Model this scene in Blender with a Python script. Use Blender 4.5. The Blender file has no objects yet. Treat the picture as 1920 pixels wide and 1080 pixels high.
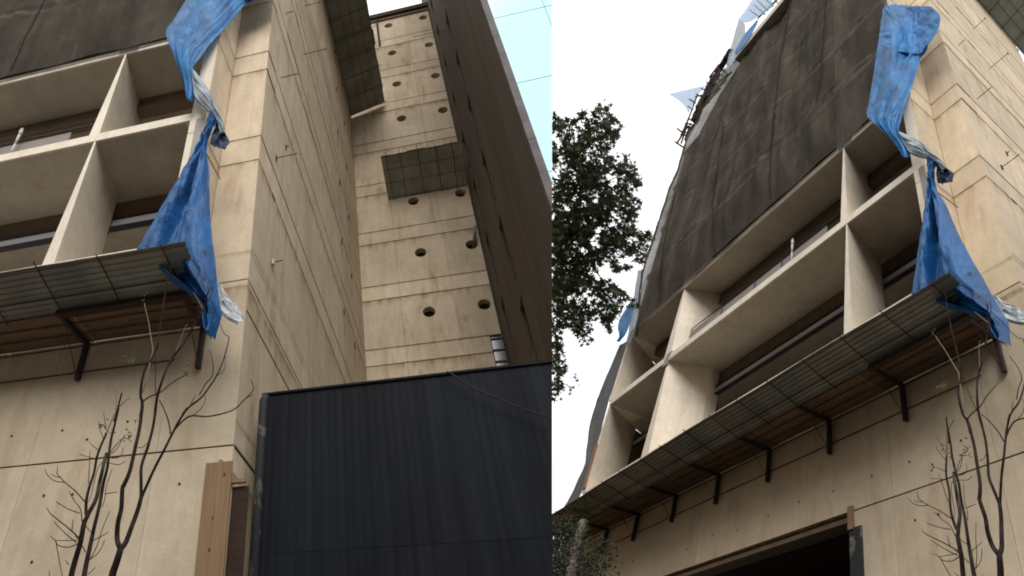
import bpy, bmesh, math, random
from mathutils import Vector, Matrix, noise
random.seed(11)
scene = bpy.context.scene
col = scene.collection

# ------------------------------------------------------------------ camera
CAM_R = Matrix(((0.9696718832, 0.1687015356, 0.1768508716), (0.2430032143, -0.5879179087, -0.7715581446), (-0.0261892492, 0.7911335693, -0.6110824811)))
CAM_P = Vector((3.5642004760, -7.9385330716, 1.9767999640))
cam = bpy.data.cameras.new('camera'); camo = bpy.data.objects.new('camera', cam); col.objects.link(camo)
m = CAM_R.to_4x4()
# rows of CAM_R are world axes seen from the camera; orthonormalise and place
q = CAM_R.to_quaternion(); m = q.to_matrix().to_4x4(); m.translation = CAM_P
camo.matrix_world = m
cam.sensor_width = 36; cam.lens = 1120 / 1920 * 36
cam.shift_x = (960 - 640) / 1920            # a shift lens, as on an architectural camera
cam.clip_start = .05; cam.clip_end = 2000
scene.camera = camo

# the two views of the place meet along one upright plane through the viewpoint
CUT = (CAM_R @ Vector((1, 0, (1035 - 640) / 1120))).normalized()

# ------------------------------------------------------------------ world, sun, exposure
SUN_DIR = Vector((.24, -.75, .62)).normalized()
SUN_E = 2.3
SKY_W = 12.5          # overcast radiance inside a background of strength 0.1
w = bpy.data.worlds.new('World'); scene.world = w; w.use_nodes = True
nt = w.node_tree; nt.nodes.clear()
N = nt.nodes.new; LK = nt.links.new
out = N('ShaderNodeOutputWorld'); bg = N('ShaderNodeBackground'); bg.inputs['Strength'].default_value = .1
sky = N('ShaderNodeTexSky'); sky.sky_type = 'NISHITA'; sky.sun_disc = False
sky.sun_elevation = math.asin(SUN_DIR.z); sky.sun_rotation = math.atan2(SUN_DIR.x, SUN_DIR.y)
tc = N('ShaderNodeTexCoord')
def dotn(v):
    d = N('ShaderNodeVectorMath'); d.operation = 'DOT_PRODUCT'; LK(tc.outputs['Generated'], d.inputs[0]); d.inputs[1].default_value = v; return d.outputs['Value']
gt = N('ShaderNodeMath'); gt.operation = 'GREATER_THAN'; gt.inputs[1].default_value = 0; LK(dotn(CUT), gt.inputs[0])
d1 = (CAM_R @ Vector((760 - 640, 540 - 0, -1120))).normalized(); d2 = (CAM_R @ Vector((935 - 640, 540 - 100, -1120))).normalized()
g = (d2 - d1).normalized()
mr = N('ShaderNodeMapRange'); mr.interpolation_type = 'SMOOTHSTEP'; LK(dotn(g), mr.inputs[0])
mr.inputs[1].default_value = g.dot(d1); mr.inputs[2].default_value = g.dot(d2)
def mixc(f, a, b, blend='MIX'):
    x = N('ShaderNodeMix'); x.data_type = 'RGBA'; x.blend_type = blend
    for s, v in ((0, f), (6, a), (7, b)):
        if hasattr(v, 'is_output'): LK(v, x.inputs[s])
        else: x.inputs[s].default_value = v
    return x.outputs[2]
W_ = (SKY_W * 1.0, SKY_W * 1.0, SKY_W * 1.0, 1)
B_ = (SKY_W * .50, SKY_W * .76, SKY_W * .80, 1)
left = mixc(mr.outputs[0], W_, B_)
cloud = mixc(gt.outputs[0], left, W_)
# an overcast sky is brightest overhead: half as bright again as at the horizon and more
zr = N('ShaderNodeMapRange'); LK(dotn((0, 0, 1)), zr.inputs[0]); zr.inputs[1].default_value = 0; zr.inputs[2].default_value = 1; zr.inputs[3].default_value = .55; zr.inputs[4].default_value = 1
gx = N('ShaderNodeVectorMath'); gx.operation = 'SCALE'; LK(cloud, gx.inputs[0]); LK(zr.outputs[0], gx.inputs['Scale'])
LK(mixc(.95, sky.outputs[0], gx.outputs[0]), bg.inputs['Color']); LK(bg.outputs[0], out.inputs['Surface'])
sl = bpy.data.lights.new('sun', 'SUN'); sl.energy = SUN_E; sl.angle = math.radians(40); sl.color = (1, .97, .93)
so = bpy.data.objects.new('sun', sl); col.objects.link(so); so.rotation_euler = (-SUN_DIR).to_track_quat('-Z', 'Y').to_euler(); so.location = (0, -20, 40)
scene.view_settings.view_transform = 'Standard'; scene.view_settings.look = 'None'
scene.view_settings.gamma = 1; scene.view_settings.use_curve_mapping = False; scene.view_settings.exposure = .45
scene.cycles.pixel_filter_type = 'BLACKMAN_HARRIS'; scene.cycles.filter_width = 1.9
scene.cycles.max_bounces = 8; scene.cycles.diffuse_bounces = 5; scene.cycles.transparent_max_bounces = 12

# ------------------------------------------------------------------ the two views' frames: a along the street front, b into the block, c up
class Frame:
    def __init__(s, ax, o, side, dz):
        s.u, s.v, s.w = [Vector(x) for x in ax]; s.o = Vector(o); s.side = side; s.base = dz
    def P(s, p): return s.o + s.u * p[0] + s.v * p[1] + s.w * p[2]
    def lin(s, d): return s.u * d[0] + s.v * d[1] + s.w * d[2]
LF = Frame(((-0.99949896, 0, 0.03165178), (-0.03714548, 0.99749305, -0.06023149), (0, 0, 1)), (0, 0, 5.65), 'L', -5.65)
RF = Frame(((-0.30842452, 0.58366985, 0.00251392), (0.80321342, 0.80168477, -0.06580827), (0.4679595, 0.2166941, 0.84181351)), (10.84273515, 1.22779367, 4.86982625), 'R', -5.75)

# ------------------------------------------------------------------ materials
MATS = {}
class NB:
    def __init__(s, name, rough=.85, spec=.3):
        s.m = bpy.data.materials.new(name); s.m.use_nodes = True; s.t = s.m.node_tree; s.b = s.t.nodes['Principled BSDF']
        s.b.inputs['Roughness'].default_value = rough; s.b.inputs['Specular IOR Level'].default_value = spec
        s.at = s.n('ShaderNodeAttribute'); s.at.attribute_name = 'bpos'
    def n(s, t): return s.t.nodes.new(t)
    def l(s, a, b): s.t.links.new(a, b)
    def noise(s, sc, detail=4, vec=(1, 1, 1), rough=.55, dist=0):
        mp = s.n('ShaderNodeMapping'); mp.inputs['Scale'].default_value = vec; s.l(s.at.outputs['Vector'], mp.inputs[0])
        x = s.n('ShaderNodeTexNoise'); x.inputs['Scale'].default_value = sc; x.inputs['Detail'].default_value = detail
        x.inputs['Roughness'].default_value = rough; x.inputs['Distortion'].default_value = dist; s.l(mp.outputs[0], x.inputs['Vector']); return x.outputs['Fac']
    def rng(s, v, a, b, c=0, d=1, smooth=False):
        x = s.n('ShaderNodeMapRange'); s.l(v, x.inputs[0])
        if smooth: x.interpolation_type = 'SMOOTHSTEP'
        for i, k in enumerate((a, b, c, d)): x.inputs[i + 1].default_value = k
        return x.outputs[0]
    def mix(s, f, a, b, blend='MIX'):
        x = s.n('ShaderNodeMix'); x.data_type = 'RGBA'; x.blend_type = blend
        for i, v in ((0, f), (6, a), (7, b)):
            if hasattr(v, 'is_output'): s.l(v, x.inputs[i])
            elif i == 0: x.inputs[0].default_value = v
            else: x.inputs[i].default_value = (*v, 1) if len(v) == 3 else v
        return x.outputs[2]
    def math(s, op, a, b):
        x = s.n('ShaderNodeMath'); x.operation = op
        for i, v in enumerate((a, b)):
            if hasattr(v, 'is_output'): s.l(v, x.inputs[i])
            else: x.inputs[i].default_value = v
        return x.outputs[0]
    def val(s, f, c):       # multiply colour by scalar socket
        x = s.n('ShaderNodeVectorMath'); x.operation = 'SCALE'
        if hasattr(c, 'is_output'): s.l(c, x.inputs[0])
        else: x.inputs[0].default_value = c
        s.l(f, x.inputs['Scale']); return x.outputs[0]
    def rand(s): return s.n('ShaderNodeObjectInfo').outputs['Random']
    def bump(s, h, dist, strength=1):
        x = s.n('ShaderNodeBump'); x.inputs['Distance'].default_value = dist; x.inputs['Strength'].default_value = strength
        s.l(h, x.inputs['Height']); s.l(x.outputs[0], s.b.inputs['Normal'])
    def done(s, c):
        if hasattr(c, 'is_output'): s.l(c, s.b.inputs['Base Color'])
        else: s.b.inputs['Base Color'].default_value = (*c, 1)
        MATS[s.m.name] = s.m; return s.m
    def sep(s):
        x = s.n('ShaderNodeSeparateXYZ'); s.l(s.at.outputs['Vector'], x.inputs[0]); return x.outputs

def concrete(name, c, stain=.5, joints=0, var=.08):
    k = NB(name, .9, .2)
    base = k.mix(k.rng(k.noise(.55, 6), .3, .7), [x * .86 for x in c], [x * 1.1 for x in c])
    base = k.mix(k.rng(k.noise(1.0, 6, (2.6, 2.6, .3), dist=.4), .48, .72, 0, .5 * stain), base, (c[0] * .66, c[1] * .61, c[2] * .52))
    base = k.mix(k.rng(k.noise(1.3, 5, (1.6, 1.6, .35), dist=.6), .55, .72, 0, .65 * stain), base, (.30, .185, .085))
    if joints:     # rust and dirt washed out of the pour joints, running down below each of them
        z = k.sep()[2]
        f = k.math('FRACT', k.math('DIVIDE', k.math('SUBTRACT', z, joints), 3.47), 0)
        dn = k.rng(f, .80, 1.0, 0, 1)
        st = k.math('MULTIPLY', k.math('POWER', dn, 1.6), k.rng(k.noise(1.4, 5, (3.2, 3.2, .10)), .42, .66))
        base = k.mix(k.math('MULTIPLY', st, .8), base, (.30, .185, .085))
        base = k.mix(k.math('MULTIPLY', k.rng(f, .90, 1.0), k.rng(k.noise(2.2, 5, (1, 1, .5)), .45, .7, 0, .6)), base, (.16, .10, .055))
        f2 = k.math('FRACT', k.math('DIVIDE', k.math('SUBTRACT', z, joints + .82), 3.47), 0)
        for ff in (f, f2):
            bd = k.math('MAXIMUM', k.rng(ff, .0, .016, 1, 0), k.rng(ff, .968, 1.0, 0, 1))
            base = k.mix(k.math('MULTIPLY', bd, k.rng(k.noise(2.5, 5), .32, .62, .08, .6)), base, (.15, .10, .058))
    base = k.mix(k.rng(k.noise(.9, 4, (1, 1, .6)), .62, .72, 0, .35), base, (c[0] * 1.06, c[1] * 1.08, c[2] * 1.12))
    base = k.val(k.rng(k.noise(1, 3, (9, 9, .05)), .35, .65, .98, 1.02), base)
    base = k.val(k.rng(k.noise(2.6, 7, (1, 1, 1), rough=.7), .3, .7, .90, 1.08), base)
    gr = k.noise(38, 3)
    base = k.val(k.rng(gr, .3, .7, .93, 1.07), base)
    base = k.val(k.rng(k.rand(), 0, 1, 1 - var, 1 + var), base)
    k.bump(k.noise(14, 5), .012, .5)
    return k.done(base)
CREAM = (.595, .495, .365)
concrete('concrete_cast', CREAM, .75, 6.53)
concrete('concrete_rear', CREAM, .75, 6.70)
concrete('concrete_front', CREAM, .45)
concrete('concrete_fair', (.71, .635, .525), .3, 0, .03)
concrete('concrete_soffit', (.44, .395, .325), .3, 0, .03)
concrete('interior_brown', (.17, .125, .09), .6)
concrete('grey_patch', (.30, .275, .27), .3)
k = NB('joint_stain_shade', .95, .1); k.done(k.mix(k.rng(k.noise(3, 4), .35, .65), (.035, .022, .012), (.11, .066, .032)))  # brown of rusty joint dirt; also gives the gap strips their shade
k = NB('black_hole', .95, 0); k.done((.05, .036, .024))
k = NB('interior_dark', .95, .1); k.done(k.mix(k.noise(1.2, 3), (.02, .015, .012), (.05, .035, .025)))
# dark tower cladding
k = NB('tower_render', .8, .25)
c_ = k.mix(k.rng(k.noise(.8, 6, (1, 3, .15)), .35, .65), (.078, .063, .050), (.120, .097, .078))
c_ = k.mix(k.rng(k.noise(.25, 3), .4, .65, 0, .5), c_, (.078, .064, .054)); k.bump(k.noise(16, 4), .01, .5); k.done(c_)
k = NB('tower_cap', .7, .3); k.done(k.mix(k.rng(k.noise(2, 6), .35, .65), (.075, .066, .066), (.12, .105, .104)))
k = NB('dark_glass', .12, .6); k.done((.012, .013, .018))
k = NB('lit_pane', .4, .4); k.done((.62, .60, .36))
# black hoarding
k = NB('black_sheet', .7, .14)
c_ = k.mix(k.rng(k.noise(1, 5, (6, 1, .25)), .4, .64), (.0062, .0076, .0108), (.0115, .0133, .0175))
c_ = k.mix(k.rng(k.noise(.6, 4), .45, .7, 0, .6), c_, (.009, .0125, .020))
c_ = k.val(k.rng(k.rand(), 0, 1, .85, 1.15), c_); k.bump(k.noise(3, 4, (1, 1, .3)), .03, .3); k.done(c_)
k = NB('worn_post', .7, .3)
c_ = k.mix(k.rng(k.noise(2.2, 6, (1, 1, .6), dist=1), .58, .72), (.03, .031, .033), (.26, .255, .24)); k.done(c_)
# timber
k = NB('pine', .7, .25)
gn = k.noise(1, 6, (28, 28, 1.1), dist=.5)
c_ = k.mix(k.rng(gn, .3, .7), (.22, .135, .075), (.31, .20, .115)); c_ = k.mix(k.rng(k.noise(2, 5), .55, .75, 0, .5), c_, (.27, .15, .07)); k.bump(gn, .004, .5); k.done(c_)
k = NB('knot', .7, .2); k.done((.09, .025, .015))
k = NB('dark_timber', .85, .2); k.done(k.mix(k.noise(4, 5, (1, 3, 3)), (.022, .015, .012), (.07, .045, .03)))
k = NB('plywood', .8, .2)
c_ = k.mix(k.rng(k.noise(1, 5, (1.2, 9, 9)), .35, .65), (.12, .078, .05), (.18, .112, .068)); c_ = k.val(k.rng(k.rand(), 0, 1, .65, 1.3), c_); k.done(c_)
# corrugated sheet, rods, steel
k = NB('corrugated', .65, .35)
c_ = k.mix(k.rng(k.noise(1.2, 5), .35, .65), (.21, .20, .165), (.31, .30, .255))
c_ = k.mix(k.rng(k.noise(.35, 3), .48, .58, 0, .6), c_, (.15, .165, .155))
c_ = k.val(k.rng(k.rand(), 0, 1, .85, 1.15), c_)
mo = k.math('MULTIPLY', k.rng(k.sep()[0], 12.5, 16), k.rng(k.noise(2.5, 5), .42, .6)); c_ = k.mix(mo, c_, (.05, .062, .022)); k.done(c_)
k = NB('corrugated_green', .65, .35)
c_ = k.mix(k.rng(k.noise(1.0, 5), .35, .65), (.24, .25, .21), (.34, .35, .30)); c_ = k.val(k.rng(k.rand(), 0, 1, .88, 1.12), c_); k.done(c_)
k = NB('rusty_rod', .8, .3); k.done(k.mix(k.noise(6, 4), (.035, .02, .014), (.085, .045, .028)))
k = NB('bracket_steel', .7, .35); k.done(k.mix(k.noise(7, 5), (.018, .014, .014), (.055, .036, .03)))
k = NB('grey_steel', .5, .4); k.done(k.mix(k.noise(3, 4, (.4, 3, 3)), (.50, .50, .54), (.62, .62, .66)))
k = NB('dark_steel', .55, .4); k.done((.022, .024, .032))
k = NB('white_plastic', .5, .4); k.done((.42, .40, .37))
k = NB('rail_panel', .6, .3); k.done(k.mix(k.noise(2, 4), (.17, .145, .13), (.25, .215, .20)))
k = NB('grey_pipe', .5, .4); k.done((.22, .20, .18))
# cloth
def cloth(name, c1, c2, c3, sc=1.0, rough=.55, weave=True, trans=.0, alpha=1.0, alpha_noise=False):
    k = NB(name, rough, .35)
    c_ = k.mix(k.rng(k.noise(1.6 * sc, 6), .3, .7), c1, c2)
    c_ = k.mix(k.rng(k.noise((3 if 'tarp' in name else 5) * sc, 5, (1, 1, .6), dist=1.2), .58, .78, 0, .35 if 'tarp' in name else .7), c_, c3)
    if 'tarp' in name:      # crumpled polythene: a web of pale creases and long pulled folds
        mp = k.n('ShaderNodeMapping'); mp.inputs['Scale'].default_value = (1, 1, .62); k.l(k.at.outputs['Vector'], mp.inputs[0])
        nz_ = k.n('ShaderNodeTexNoise'); nz_.inputs['Scale'].default_value = 3; nz_.inputs['Detail'].default_value = 4; k.l(mp.outputs[0], nz_.inputs['Vector'])
        vm = k.n('ShaderNodeVectorMath'); vm.operation = 'MULTIPLY_ADD'; k.l(nz_.outputs['Color'], vm.inputs[0]); vm.inputs[1].default_value = (.55, .55, .55); k.l(mp.outputs[0], vm.inputs[2])
        vo = k.n('ShaderNodeTexVoronoi'); vo.feature = 'DISTANCE_TO_EDGE'; vo.inputs['Scale'].default_value = 6.5; k.l(vm.outputs[0], vo.inputs['Vector'])
        cr = k.math('MULTIPLY', k.rng(vo.outputs['Distance'], .0, .07, 1, 0), k.rng(k.noise(1.7, 3), .42, .62))
        c_ = k.mix(k.math('MULTIPLY', cr, .4), c_, c3)
        c_ = k.mix(k.rng(k.noise(1.1, 4, (1, 1, .7)), .48, .66, 0, .7), c_, tuple(x * .42 for x in c1))
    if name == 'net_brown':      # paler dust where the net is drawn over the slab edges
        ft = k.math('FRACT', k.math('DIVIDE', k.math('SUBTRACT', k.math('ADD', k.sep()[2], k.rng(k.noise(.5, 2), .3, .7, -.25, .25)), 13.9), 3.47), 0)
        bd = k.math('MAXIMUM', k.rng(ft, 0, .05, 1, 0), k.rng(ft, .95, 1, 0, 1))
        c_ = k.mix(k.math('MULTIPLY', bd, k.rng(k.noise(.7, 4), .4, .62, 0, .6)), c_, (.15, .13, .105))
    if 'net' in name: k.b.inputs['Specular IOR Level'].default_value = .03; c_ = k.val(k.rng(k.noise(22, 4, (1, 1, .8), rough=.8), .3, .7, .72, 1.28), c_)
    if 'net' in name: c_ = k.val(k.rng(k.noise(1.1, 5, (2.2, 2.2, .12)), .3, .7, .78, 1.25), c_)
    hgt = k.noise(7 * sc, 6, (1.4, 1.4, .25 if 'net' in name else .7), dist=1)
    if 'tarp' in name: hgt = k.math('ADD', k.math('ADD', hgt, k.math('MULTIPLY', cr, .45)), k.math('MULTIPLY', k.noise(2.0, 3, (3.5, 3.5, .5)), 1.2))
    k.bump(hgt, .02 if 'net' in name else .03, .35 if 'net' in name else .6)
    m_ = k.done(c_)
    if trans:
        k.b.inputs['Transmission Weight'].default_value = 0
        tr = k.n('ShaderNodeBsdfTranslucent'); k.l(c_, tr.inputs[0]); mx = k.n('ShaderNodeMixShader'); mx.inputs[0].default_value = trans
        k.l(k.b.outputs[0], mx.inputs[1]); k.l(tr.outputs[0], mx.inputs[2]); last = mx.outputs[0]
    else: last = k.b.outputs[0]
    if alpha < 1:
        tp = k.n('ShaderNodeBsdfTransparent'); mx = k.n('ShaderNodeMixShader')
        if alpha_noise: k.l(k.rng(k.noise(.5, 4), .35, .65, alpha - .08, alpha + .08), mx.inputs[0])
        else: mx.inputs[0].default_value = alpha
        k.l(tp.outputs[0], mx.inputs[1]); k.l(last, mx.inputs[2]); last = mx.outputs[0]
    k.l(last, k.t.nodes['Material Output'].inputs[0]); return m_
cloth('tarp_blue', (.010, .12, .345), (.020, .205, .50), (.075, .33, .63), 1.0, .45, trans=.22)
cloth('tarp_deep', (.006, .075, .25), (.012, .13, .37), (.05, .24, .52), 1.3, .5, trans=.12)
cloth('tarp_dark', (.006, .02, .065), (.01, .035, .11), (.015, .05, .15), 2, .5)
cloth('tarp_silver', (.22, .265, .30), (.34, .385, .41), (.10, .13, .17), 2.2, .5)
cloth('tarp_white', (.50, .54, .58), (.62, .65, .68), (.10, .14, .20), 3.5, .6)
cloth('net_brown', (.045, .038, .030), (.070, .059, .047), (.108, .093, .075), .35, .95, alpha=.85, alpha_noise=True)
cloth('net_dark', (.035, .033, .034), (.06, .055, .053), (.10, .09, .085), .8, .8, alpha=.95)
cloth('sheet_clear', (.22, .40, .70), (.32, .52, .80), (.12, .22, .42), 1.5, .35, trans=.5, alpha=.80)
cloth('sheet_grey', (.07, .085, .105), (.14, .17, .21), (.26, .32, .38), 2.5, .4, alpha=.9)
k = NB('rope', .9, .1); k.done((.018, .015, .014))
k = NB('cable_black', .6, .3); k.done((.012, .012, .014))
# plants
k = NB('bark', .95, .04); k.done(k.mix(k.rng(k.noise(11, 6, (1, 1, .45)), .38, .64), (.016, .011, .010), (.062, .046, .040))); k.bump(k.noise(30, 5, (1, 1, .4)), .006, .8)
k = NB('bark_grey', .95, .04); k.done(k.mix(k.rng(k.noise(11, 6, (1, 1, .5)), .4, .64), (.03, .024, .022), (.12, .10, .092)))
k = NB('twig_pale', .85, .2); k.done((.22, .18, .13))
k = NB('leaf_green', .7, .3); k.done((.15, .18, .05))
k = NB('leaf_brown', .8, .2); k.done((.10, .055, .025))
def leafmat(name, a, b):
    k = NB(name, .6, .3); c_ = k.mix(k.rng(k.noise(2.5, 3), .35, .65), a, b); m_ = k.done(c_)
    tr = k.n('ShaderNodeBsdfTranslucent'); k.l(c_, tr.inputs[0]); mx = k.n('ShaderNodeMixShader'); mx.inputs[0].default_value = .12
    k.l(k.b.outputs[0], mx.inputs[1]); k.l(tr.outputs[0], mx.inputs[2]); k.l(mx.outputs[0], k.t.nodes['Material Output'].inputs[0])
leafmat('leaf_maple', (.028, .042, .014), (.055, .072, .026))
leafmat('leaf_ivy', (.018, .028, .014), (.05, .06, .035))
k = NB('pale_bark', .9, .1); k.done(k.mix(k.rng(k.noise(5, 5), .4, .6), (.16, .13, .11), (.29, .24, .205)))
k = NB('paving', .9, .2); k.done(k.mix(k.rng(k.noise(.3, 6), .35, .65), (.14, .13, .115), (.20, .188, .17))); k.bump(k.noise(9, 4), .01, .4)

# ------------------------------------------------------------------ mesh helpers (all in a frame's metres)
class MB:
    def __init__(s): s.v = []; s.f = []
    def quad(s, a, b, c, d): i = len(s.v); s.v += [a, b, c, d]; s.f.append((i, i + 1, i + 2, i + 3)); return s
    def box(s, a0, a1, b0, b1, c0, c1):
        i = len(s.v)
        s.v += [(a0, b0, c0), (a1, b0, c0), (a1, b1, c0), (a0, b1, c0), (a0, b0, c1), (a1, b0, c1), (a1, b1, c1), (a0, b1, c1)]
        s.f += [tuple(i + j for j in f) for f in ((0, 1, 2, 3), (4, 7, 6, 5), (0, 4, 5, 1), (1, 5, 6, 2), (2, 6, 7, 3), (3, 7, 4, 0))]; return s
    def prism(s, bot, top, c0, c1):
        i = len(s.v); n = len(bot)
        s.v += [(p[0], p[1], c0) for p in bot] + [(p[0], p[1], c1) for p in top]
        s.f += [tuple(i + j for j in range(n)), tuple(i + n + n - 1 - j for j in range(n))]
        for j in range(n): s.f.append((i + j, i + n + j, i + n + (j + 1) % n, i + (j + 1) % n))
        return s
    def tube(s, pts, r0, r1, n=6, cap=True):
        pts = [Vector(p) for p in pts]; i = len(s.v); m = len(pts); up = Vector((.3, .9, .2))
        for j, p in enumerate(pts):
            t = (pts[min(j + 1, m - 1)] - pts[max(j - 1, 0)]).normalized(); x = t.cross(up).normalized(); y = t.cross(x)
            r = r0 + (r1 - r0) * j / max(1, m - 1)
            for q_ in range(n):
                an = 2 * math.pi * q_ / n; s.v.append(tuple(p + x * (r * math.cos(an)) + y * (r * math.sin(an))))
        for j in range(m - 1):
            for q_ in range(n): s.f.append((i + j * n + q_, i + j * n + (q_ + 1) % n, i + (j + 1) * n + (q_ + 1) % n, i + (j + 1) * n + q_))
        if cap: s.f += [tuple(i + q_ for q_ in range(n))[::-1], tuple(i + (m - 1) * n + q_ for q_ in range(n))]
        return s
    def grid(s, rows):
        i = len(s.v); n = len(rows[0])
        for r in rows: s.v += [tuple(p) for p in r]
        for j in range(len(rows) - 1):
            for q_ in range(n - 1): s.f.append((i + j * n + q_, i + j * n + q_ + 1, i + (j + 1) * n + q_ + 1, i + (j + 1) * n + q_))
        return s
    def add(s, o):
        i = len(s.v); s.v += o.v; s.f += [tuple(i + j for j in f) for f in o.f]; return s

def cut_mesh(me, side, off):
    """end a mesh where the two views of the place meet"""
    sg = 1 if side == 'L' else -1
    ds = [(v.co + off - CAM_P).dot(CUT) * sg for v in me.vertices]
    if max(ds) <= 1e-4: return True
    if min(ds) >= -1e-4: return False
    bm = bmesh.new(); bm.from_mesh(me)
    r = bmesh.ops.bisect_plane(bm, geom=bm.verts[:] + bm.edges[:] + bm.faces[:], plane_co=CAM_P - off, plane_no=CUT * sg, clear_outer=True)
    ed = [e for e in r['geom_cut'] if isinstance(e, bmesh.types.BMEdge)]
    if ed:
        try: bmesh.ops.contextual_create(bm, geom=ed) if len(ed) < 60 else None
        except Exception: pass
    bm.to_mesh(me); bm.free(); return len(me.polygons) > 0

def thing(F, name, label, cat, base, group=None):
    o = bpy.data.objects.new(name, None); col.objects.link(o); o.location = F.P(base); o.empty_display_size = .3
    o['label'] = label; o['category'] = cat
    if group: o['group'] = group
    return o
def tag(o, label, cat, group=None):
    o['label'] = label; o['category'] = cat
    if group: o['group'] = group
    return o
def obj(F, name, mb, mat, parent=None, smooth=False, label=None, base=None, kind=None, recalc=True):
    root = parent
    off = Vector((0, 0, 0)); r = parent
    while r is not None: off += r.location; r = r.parent
    if parent is None: off = F.P(base) if base else F.P(mb.v[0])
    me = bpy.data.meshes.new(name)
    me.from_pydata([tuple(F.P(v) - off) for v in mb.v], [], mb.f)
    at = me.attributes.new('bpos', 'FLOAT_VECTOR', 'POINT')
    at.data.foreach_set('vector', [x for v in mb.v for x in v])
    if recalc:
        bm = bmesh.new(); bm.from_mesh(me); bmesh.ops.recalc_face_normals(bm, faces=bm.faces[:]); bm.to_mesh(me); bm.free()
    if not cut_mesh(me, F.side, off):
        bpy.data.meshes.remove(me); return None
    me.materials.append(MATS[mat])
    if smooth: me.polygons.foreach_set('use_smooth', [True] * len(me.polygons))
    me.update()
    o = bpy.data.objects.new(name, me); col.objects.link(o)
    if parent is not None: o.parent = parent
    else: o.location = off
    if label: o['label'] = label
    if kind: o['kind'] = kind
    return o
def catmull(pts, n):
    """smooth curve through pts with n pieces per span"""
    P = [Vector(p) for p in pts]; out = []
    for i in range(len(P) - 1):
        p0, p1, p2, p3 = P[max(i - 1, 0)], P[i], P[i + 1], P[min(i + 2, len(P) - 1)]
        for j in range(n):
            t = j / n; out.append(.5 * ((2 * p1) + (p2 - p0) * t + (2 * p0 - 5 * p1 + 4 * p2 - p3) * t * t + (3 * p1 - p0 - 3 * p2 + p3) * t ** 3))
    out.append(P[-1]); return out
def loft(rows, nu, nv):
    rr = [catmull(r, nu) for r in rows]; cols = list(zip(*rr)); cc = [catmull(c, nv) for c in cols]; return [list(r) for r in zip(*cc)]
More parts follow.
